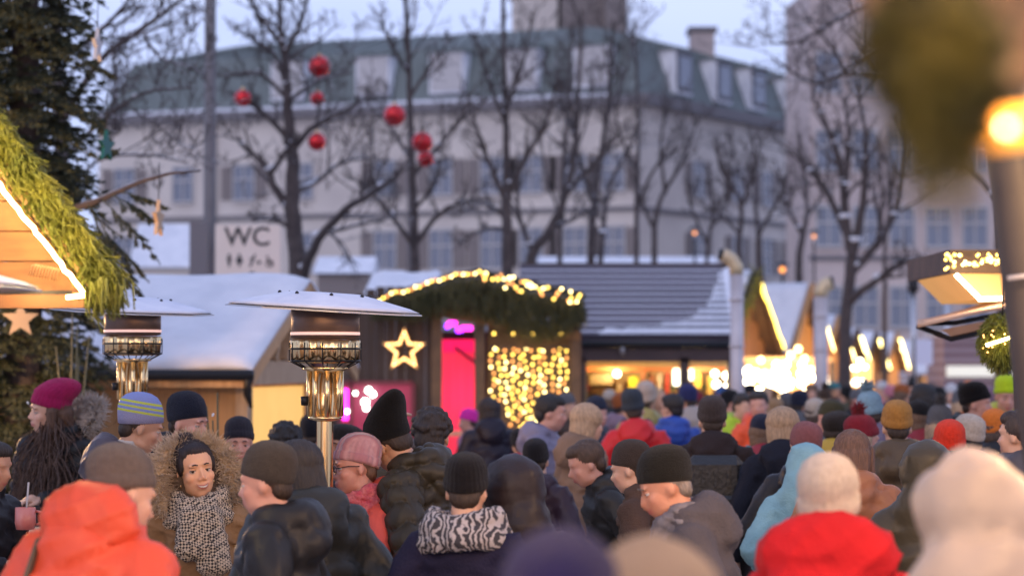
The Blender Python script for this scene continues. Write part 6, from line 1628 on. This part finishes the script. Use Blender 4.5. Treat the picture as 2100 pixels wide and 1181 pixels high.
# the couple
M_PINKH = mat('pink_knit', (.48, .22, .22), .92, c2=(.58, .32, .30), vs=40, sheen=.3, wave=(9, 'X', .6, (.40, .16, .17), 0))
P_P = Pose(lean=8, head=(-12, 2, -10), arms=('hug', 'pocket'))
r, p, s = person(727, 889, 9.4, -62, 'woman in pink knitted hat with dark glasses and coral scarf, facing left', coat=(.62, .085, .055), hat='pom', hatmat=M_PINKH, hair='short', hairc=(.10, .05, .03), skinc=(.58, .27, .19), fem=True, pose=P_P, q='near', face=True, glasses=True, mk=.5, H=None)
for o in list(r.children):
    if o.name.startswith('pompom'): bpy.data.objects.remove(o)
scarf_on(r, p, mat('coral_scarf', (.50, .06, .085), .85, c2=(.62, .16, .15), vs=30, bump=.6, bs=90), .009, 1.12)
P_M = Pose(lean=14, side=0, head=(-18, 26, 8), arms=('pocket', 'hug'))
r, p, s = person(800, 820, 9.5, -112, 'man in pointed black beanie and olive puffer jacket embracing the woman in pink', coat=(.052, .040, .022), style='puffer', hat='point', hatc=(.010, .009, .009), skinc=(.55, .30, .17), pose=P_M, q='hero', face=True, look=(0, 10), puff=1.12, beard=None)
G().box((-.004, -.112, .03), (.004, -.106, .052), bev=.001).put('hat_logo', mat('tag_white', (.7, .7, .7), .6), r).matrix_local = to_head(None, p) @ Matrix.Rotation(R(58), 4, 'Z')
# man with raised hand behind them
P_Q = Pose(lean=2, head=(-4, 4, 0), arms=('raise', 'pocket'))
person(888, 842, 10.8, 172, 'dark haired man from behind raising one hand beside his head', coat=(.10, .082, .058), ckind='woven', hair='curly', hairc=(.022, .014, .010), skinc=SK_T, pose=P_Q, q='near')
# ---------------------------------------------------------------- nearer, out of focus
r, p, s = person(254, 918, 6.6, 152, 'stooping person in bright orange jacket with grey hat at the lower left', coat=(.60, .075, .032), hat='cuff', hatc=(.13, .10, .085), pose=Pose(lean=28, side=-4, head=(-24, 6, 0), arms=('front', 'pocket')), q='mid', hood='down', puff=1.28)
b = G(); bb = Blob(); bb.ell(p.up((0, .12, 1.50)), (.165, .10, .12)); link('hood', bb.mesh('hood', .012, 3, wrinkle(.008)), cloth((.60, .075, .032), 'nylon'), r)
b.tube([tuple(p.up(k)) for k in ((.12, -.10, 1.46), (.13, .03, 1.50), (.11, .16, 1.40), (.08, .175, 1.15), (.10, .13, .98))], [.022] * 5, 8, sy=.35); b.put('shoulder_strap', mat('olive_strap', (.09, .075, .05), .7), r)
person(545, 908, 7.8, -100, 'person in brown grey beanie and charcoal coat, out of focus in the front', coat=(.016, .015, .016), hat='smooth', hatc=(.085, .068, .055), skinc=SK_R, pose=Pose(lean=4, head=(-5, 6, 0)), q='mid', style='big', puff=1.12, face=True)
r, p, s = person(604, 908, 8.3, -150, 'dark haired person in black green quilted coat, hair over the collar', coat=(.038, .036, .028), hair='bob', hairc=(.018, .013, .011), pose=Pose(lean=8, head=(20, 14, 0)), q='mid', style='big', puff=1.2, skinc=SK_T)
r, p, s = person(957, 930, 8.0, 166, 'person with black hat, black and white patterned scarf and navy coat', hood=None, coat=(.022, .020, .055), hat='cuff', hatc=(.012, .010, .012), pose=Pose(head=(8, 8, 0)), q='mid', ckind='woven')
mz = bpy.data.materials.new('patterned_scarf'); mz.use_nodes = True; n_, l_ = mz.node_tree.nodes, mz.node_tree.links; t_ = n_.new('ShaderNodeTexCoord'); wv = n_.new('ShaderNodeTexWave'); wv.inputs['Scale'].default_value = 13; wv.inputs['Distortion'].default_value = 16; wv.inputs['Detail'].default_value = 3
cr_ = n_.new('ShaderNodeValToRGB'); cr_.color_ramp.elements[0].position = .42; cr_.color_ramp.elements[0].color = (.03, .028, .035, 1); cr_.color_ramp.elements[1].position = .72; cr_.color_ramp.elements[1].color = (.34, .31, .31, 1)
l_.new(t_.outputs['Object'], wv.inputs[0]); l_.new(wv.outputs['Fac'] if 'Fac' in wv.outputs else wv.outputs[1], cr_.inputs[0]); l_.new(cr_.outputs[0], n_['Principled BSDF'].inputs['Base Color']); n_['Principled BSDF'].inputs['Roughness'].default_value = .9
scarf_on(r, p, mz, .01, 1.3, drape=False)
person(1042, 938, 8.2, -150, 'person in dark brown hood, cheek just showing, behind the navy blur', coat=(.035, .022, .022), hood='up', pose=Pose(head=(14, 6, 0)), q='mid', skinc=SK_R)
person(1150, 1092, 3.0, 175, 'very near person in royal blue hat and coat, fully blurred', coat=(.022, .018, .085), hat='smooth', hatc=(.020, .017, .095), pose=Pose(), q='mid', ckind='woven')
person(1335, 1108, 3.4, 168, 'very near person in sand coloured hood and coat, fully blurred', coat=(.20, .155, .12), hood='up', pose=Pose(lean=4, head=(10, 0, 0)), q='mid', ckind='woven', puff=1.15)
r, p, s = person(1362, 922, 8.0, -96, 'older man in dark olive cap and grey jacket looking down to the left', coat=(.13, .115, .125), hat='smooth', hatc=(.020, .018, .014), skinc=(.56, .27, .17), pose=Pose(lean=16, head=(10, 16, 0)), q='mid', face=True, hairc=(.18, .15, .13), ckind='woven', puff=1.05)
scarf_on(r, p, mat('grey_scarf', (.10, .09, .10), .9, c2=(.2, .18, .19), vs=20), .012, 1.0, drape=False)
r, p, s = person(1700, 938, 6.0, 172, 'person in white furry hat and red hooded coat seen from behind at lower right', coat=(.44, .010, .014), hat='tall', hatc=(.48, .41, .35), pose=Pose(head=(-8, 4, 0), arms=('pocket', 'pocket')), q='mid', ckind='woven', puff=1.14, fem=True)
b = Blob(); b.ell(p.up((0, .120, 1.53)), (.185, .110, .125)); b.ell(p.up((.02, .17, 1.42)), (.16, .08, .13)); b.ell(p.up((.12, .05, 1.52)), (.08, .12, .09)); b.ell(p.up((-.12, .05, 1.52)), (.08, .12, .09)); link('hood', b.mesh('hood', .012, 3, wrinkle(.008)), cloth((.44, .010, .014), 'woven'), r)
scarf_on(r, p, cloth((.62, .50, .43), 'wool'), .012, 1.12, drape=False)
G().tube([tuple(p.up(k)) for k in ((.20, .06, 1.40), (.26, .10, 1.25), (.27, .12, 1.0))], [.035, .045, .05], 10, sy=.5).put('cream_sleeve_panel', cloth((.62, .50, .43), 'woven'), r)
person(2010, 952, 4.5, 150, 'person in big cream puffer coat with the hood up at the right', coat=(.34, .28, .235), hood='up', style='big', pose=Pose(lean=14, side=6, head=(12, 14, 0)), q='mid', puff=1.5, ckind='nylon')
person(-14, 900, 9.9, 60, 'dark clothed drinker cut off by the left edge above the table', coat=(.022, .018, .02), hair='short', hairc=(.02, .014, .012), pose=Pose(lean=6, head=(10, 10, 0), arms=('front', 'front')), q='mid', skinc=SK_T)
e = empty('mug', W(52, 1086, 9.7), 'small mug with pink mittened warmth on the table at the lower left', 'mug')
e['label'] = 'pinkish ceramic mug with a pale drinking straw at the lower left'
k = 9.7 / FPX
G().lathe([(0, 0), (.036, .002), (.042, .03), (.041, .09), (.037, .09), (.037, .02), (0, .015)], 24).put('cup', mat('pink_glaze', (.60, .22, .18), .3, c2=(.5, .12, .10), vs=12), e)
G().tube([(.04, 0, .075), (.068, 0, .07), (.07, 0, .03), (.041, 0, .02)], .006, 8).put('handle', mat('pink_glaze', (.60, .22, .18), .3, c2=(.5, .12, .10), vs=12), e)
G().tube([(.0, 0, .02), (.012, 0, .19)], .004, 8).put('straw', M_FRAME, e)
# ---------------------------------------------------------------- middle distance
VAR = [Pose(head=(28, 4, 5)), Pose(lean=3, head=(-34, 6, -6)), Pose(head=(6, 12, 9)), Pose(lean=5, side=4, head=(-8, 2, -8)), Pose(side=-4, head=(46, 4, 3))]
PW = Pose(lean=4, head=(0, 4, 0), arms=('down', 'down'), stride=.5); PS = Pose(); PF = Pose(head=(14, 8, 0), arms=('front', 'pocket')); PL2 = Pose(lean=6, head=(-20, 6, 0), arms=('phone', 'pocket'))
r, p, s = person(1460, 812, 13.0, 178, 'broad person in dark brown coat carrying a black backpack down the lane', coat=(.045, .030, .030), hat='cuff', hatc=(.085, .062, .055), pose=PW, q='mid', ckind='woven', puff=1.12)
q = G(); q.box((-.17, .17, .98), (.17, .33, 1.44), bev=.05); q.box((-.13, .33, 1.02), (.13, .38, 1.22), bev=.02); 
for i in (-1, 0, 1): q.box((i * .07 - .008, .33, 1.27), (i * .07 + .008, .345, 1.36))
bp_ = q.put('backpack', mat('backpack_cloth', (.010, .010, .011), .5, bump=.3, bs=40), None, loc=r.location, rot=tuple(r.rotation_euler), scl=(s, s, s)); setp(bp_, 'black backpack on the back of the broad brown coated walker', 'backpack')
G().box((-.13, .382, 1.0), (.13, .388, 1.02)).put('reflective_strip', mat('pale_strip', (.5, .45, .38), .4), bp_)
# walkers
person(1132, 808, 15.2, 70, 'man with short black hair in lilac grey jacket, turned right by the curtain', coat=(.19, .17, .24), hair='short', hairc=(.012, .010, .010), pose=PF, skinc=SK_R, face=True, q='mid', tro=mat('lilac_trousers', (.30, .27, .36), .85))
r, p, s = person(1208, 828, 14.0, 120, 'blonde person in beige brown coat moving right', coat=(.22, .14, .095), hair='bob', hairc=(.34, .22, .13), pose=PW, fem=True, q='mid', ckind='woven')
bg_ = empty('plastic_bag', W(1232, 1080, 13.6), 'white plastic carrier bag hanging among the walkers', 'bag')
b = Blob(); b.ell((0, 0, .06), (.085, .04, .06)); b.ell((0, 0, .11), (.06, .03, .07)); b.cap((0, 0, .12), (0, 0, .19), .03, .012); link('sack', b.mesh('sack', .01, 1, wrinkle(.006, 2)), mat('white_plastic', (.62, .58, .66), .4, c2=(.7, .67, .74), vs=14), bg_)
G().tube([(-.01, 0, .18), (-.012, 0, .24), (.012, 0, .24), (.01, 0, .18)], .006, 6).put('handle', mat('white_plastic', (.62, .58, .66), .4, c2=(.7, .67, .74), vs=14), bg_)
person(1200, 905, 11.2, -80, 'person in black jacket with brown hair bending in front of the blonde walker', coat=(.03, .028, .026), hair='short', hairc=(.05, .03, .02), pose=Pose(lean=18, head=(0, 14, 0)), q='mid', skinc=SK_R)
person(1226, 813, 18.0, 60, 'person in navy knit cap just above the blonde walker', coat=(.03, .035, .05), hat='smooth', hatc=(.03, .04, .075), pose=PS, skinc=SK_R)
person(1300, 800, 17.0, 172, 'person in slate beanie and scarlet jacket seen from behind', coat=(.55, .018, .022), hat='tall', hatc=(.06, .075, .095), pose=PS, q='mid', scarf=mat('plum_scarf', (.07, .035, .055), .9))
person(1326, 784, 19.5, 165, 'tall person in cream woolly hat behind the scarlet jacket', coat=(.32, .26, .08), hat='tall', hatc=(.52, .42, .34), pose=PS)
person(1376, 807, 18.6, 178, 'person in cobalt blue padded jacket with black hair', coat=(.030, .075, .34), hair='short', hairc=(.015, .012, .012), pose=PS, style='puffer', q='mid')
person(1408, 788, 21, -170, 'person in navy hat with rose scarf behind the cobalt jacket', coat=(.35, .30, .27), hat='smooth', hatc=(.03, .035, .12), pose=PS, scarf=mat('rose_scarf', (.6, .05, .09), .9))
person(1555, 800, 18.5, 20, 'person in hi vis vest, half lime and half orange, by the flue', coat=(.75, .10, .035), hair='short', hairc=(.02, .015, .012), pose=PS, skinc=SK_R, q='mid')
person(1524, 806, 19.5, 30, 'person in lime yellow rain jacket beside the orange vest', coat=(.40, .58, .03), hair='short', hairc=(.02, .015, .012), pose=PS, skinc=SK_W)
person(1604, 835, 12.6, 176, 'person in dark navy coat with fair sandy hair right of the backpack', coat=(.018, .020, .034), hair='bob', hairc=(.26, .17, .10), pose=PW, q='mid', fem=True, ckind='woven')
person(1648, 866, 11.6, 160, 'person in dusky pink beanie and black coat', coat=(.022, .018, .02), hat='smooth', hatc=(.24, .085, .085), pose=PS, q='mid')
person(1662, 916, 11.4, 168, 'person in pale teal hooded jacket behind the white furry hat', coat=(.24, .42, .46), hood='up', pose=Pose(lean=10, head=(-30, 16, 0)), q='mid', ckind='woven')
person(1716, 842, 13.8, 174, 'person in mustard yellow jacket and dark hat', coat=(.50, .30, .035), hat='cap', hatc=(.04, .03, .025), pose=PS, q='mid')
person(1786, 803, 14.6, 172, 'person in pale blue pompom hat and mauve collar', coat=(.17, .13, .18), hat='pom', hatc=(.24, .38, .47), pose=PS, q='mid')
person(1838, 822, 12.2, 178, 'person in mustard beanie and wide olive brown coat', coat=(.13, .085, .045), hat='cuff', hatc=(.44, .20, .045), pose=PW, q='mid', puff=1.22, style='big')
person(1748, 880, 10.2, 165, 'person in shiny copper brown quilted coat behind the red coat', coat=(.30, .12, .055), hair='long', hairc=(.10, .05, .03), pose=Pose(lean=5), q='mid', style='puffer', puff=1.15, fem=True)
person(1890, 786, 16.5, 178, 'person with long straight black hair in black coat', coat=(.02, .018, .02), hair='long', hairc=(.012, .010, .010), pose=PS, fem=True)
r, p, s = person(2003, 784, 15.5, 62, 'man in black beanie and black green puffer jacket looking right', coat=(.024, .024, .014), hat='cuff', hatc=(.010, .009, .010), skinc=SK_R, pose=Pose(head=(8, 4, 0)), q='near', style='puffer', face=True, puff=1.08)
person(2063, 771, 17.0, 12, 'person in neon yellow beanie and yellow jacket at the right edge', coat=(.52, .50, .03), hat='cuff', hatc=(.50, .68, .02), skinc=SK_R, pose=Pose(head=(-10, 16, 0)), q='mid', face=True)
person(1945, 862, 11.2, 176, 'child in orange red beanie with thick grey scarf', coat=(.06, .06, .065), hat='cuff', hatc=(.72, .045, .02), pose=PS, q='mid', scarf=mat('grey_knit_scarf', (.10, .095, .10), .95, c2=(.17, .16, .17), vs=30))
person(2086, 838, 10.6, 185, 'person in slate grey jacket cut by the right edge', coat=(.10, .09, .11), hair='short', hairc=(.03, .02, .018), pose=PS, q='mid')
person(1004, 816, 19.0, -172, 'dark silhouetted person leaning to the table before the light curtain', coat=(.020, .014, .030), hair='bob', hairc=(.018, .012, .012), pose=Pose(lean=10, arms=('front', 'front')), q='mid')
person(958, 838, 21.5, -60, 'person in the doorway with hat and coat tinted by magenta light', coat=(.30, .10, .16), hat='cuff', hatc=(.85, .04, .42), pose=PS, skinc=SK_R)  # magenta light put into the coat and hat colours
person(1068, 880, 16.5, 178, 'person in wine red jacket below the light curtain', coat=(.30, .02, .03), hat='smooth', hatc=(.02, .018, .02), pose=PS)
person(640, 850, 14.5, 176, 'person in black jacket behind the near heater post', coat=(.02, .02, .025), hat='smooth', hatc=(.015, .015, .022), pose=PS)
person(845, 900, 12.8, -20, 'person in grey coat behind the embracing couple', coat=(.12, .11, .12), hair='short', hairc=(.05, .035, .03), pose=PS)
person(1100, 900, 12.6, 150, 'person in dark plum coat and black beanie left of the bending person', coat=(.05, .025, .04), hat='cuff', hatc=(.018, .016, .018), pose=PS, q='mid')
person(1290, 905, 10.5, -110, 'person in brown woollen coat behind the olive cap', coat=(.12, .07, .05), hat='smooth', hatc=(.07, .05, .04), pose=Pose(lean=8, head=(0, 10, 0)), q='mid', ckind='woven')
person(1900, 905, 9.2, 170, 'person in olive hooded parka left of the cream puffer', coat=(.075, .06, .035), hood='up', pose=Pose(lean=6), q='mid')
# ---------------------------------------------------------------- far crowd
CO = {'grey': (.12, .12, .13), 'black': (.02, .02, .022), 'navy': (.025, .03, .06), 'brown': (.10, .06, .04), 'wine red': (.25, .02, .03), 'cream': (.5, .42, .34), 'teal': (.06, .20, .22), 'rust': (.35, .10, .03), 'olive': (.09, .08, .04), 'mauve': (.22, .14, .18), 'tan': (.33, .21, .12), 'pink': (.6, .22, .27), 'white': (.6, .58, .58), 'orange': (.65, .18, .03), 'blue': (.05, .12, .32)}
far = [(1165, 806, 22, 'brown', 'grey', 60), (1250, 800, 25, 'black', 'cream', 170), (1350, 796, 24, 'tan', None, 0), (1420, 802, 23, 'mauve', 'wine red', -60), (1500, 800, 22, 'rust', 'black', 90), (1538, 788, 27, 'black', 'black', 0),
       (1578, 793, 26, 'grey', None, -20), (1612, 803, 24, 'cream', 'grey', 175), (1640, 800, 21, 'grey', 'navy', 170), (1664, 787, 30, 'navy', None, 0), (1690, 796, 26, 'white', 'brown', 170), (1712, 783, 34, 'black', 'teal', 60), (1735, 790, 28, 'olive', 'black', 178),
       (1758, 797, 23, 'black', 'grey', 0), (1775, 782, 36, 'rust', None, 20), (1806, 782, 34, 'pink', 'white', -50), (1824, 790, 28, 'navy', 'pink', 170), (1852, 788, 27, 'grey', 'rust', 90), (1868, 780, 38, 'tan', 'black', 0), (1908, 786, 30, 'brown', None, 170),
       (1926, 793, 24, 'mauve', 'black', 20), (1950, 787, 27, 'black', 'white', 0), (1968, 798, 21, 'rust', 'grey', 175), (1985, 781, 34, 'grey', 'orange', 0), (2030, 796, 22, 'black', 'mauve', -80), (2092, 790, 24, 'grey', 'black', 60),
       (1588, 815, 20, 'black', 'tan', 170), (1672, 818, 17.5, 'brown', 'cream', 170), (1700, 822, 17, 'grey', 'olive', -70), (1880, 822, 15.5, 'wine red', 'black', 178), (1925, 830, 14.5, 'navy', 'grey', 170), (1480, 792, 28, 'olive', 'blue', 0), (1278, 806, 22, 'mauve', 'rust', 100), (1560, 850, 14.5, 'wine red', 'navy', 175), (1770, 850, 12.8, 'tan', 'wine red', 90), (2040, 840, 13.4, 'black', 'orange', 170), (1980, 850, 12.6, 'mauve', 'cream', 178)]
poses = [PS, PW, PF, PL2]; hats = ['cuff', 'smooth', 'pom', 'cuff']; hairs = ['short', 'bob', 'long', 'curly']; hcs = [(.02, .014, .012), (.10, .055, .03), (.3, .2, .12), (.05, .03, .02)]
for i, (px, top, d, c, h, rz) in enumerate(far):
    where = 'among the far crowd' if d >= 26 else 'in the middle of the lane'
    hw = (h + ' ' + {'cuff': 'beanie', 'smooth': 'cap', 'pom': 'bobble hat'}[hats[i % 4]]) if h else {0: 'short dark hair', 1: 'chin length brown hair', 2: 'long fair hair', 3: 'curly brown hair'}[i % 4]
    person(px, top, d, rz + (i * 37) % 25 - 12, 'person in %s coat with %s %s' % (c, 'the hood up' if (not h and i % 3 == 1) else hw, where), coat=CO[c], hat=hats[i % 4] if h else None, hatc=CO[h] if h else (.1, .1, .1), hair=hairs[i % 4], hairc=hcs[i % 4], pose=poses[i % 4] if d < 22 else poses[i % 2], hood='up' if (not h and i % 3 == 1) else 'down', scarf=mat('scarf_wool', list(CO.values())[(i * 7) % 15], .95) if i % 4 == 1 else None, skinc=(SK_W, SK_R, SK_T)[i % 3], group='people in the far crowd')
bpy.data.scenes.remove(_tmp)
print('people', NP, 'T', round(time.time() - T0, 1), 'tris', sum(len(m.loops) - 2 * len(m.polygons) for m in bpy.data.meshes))
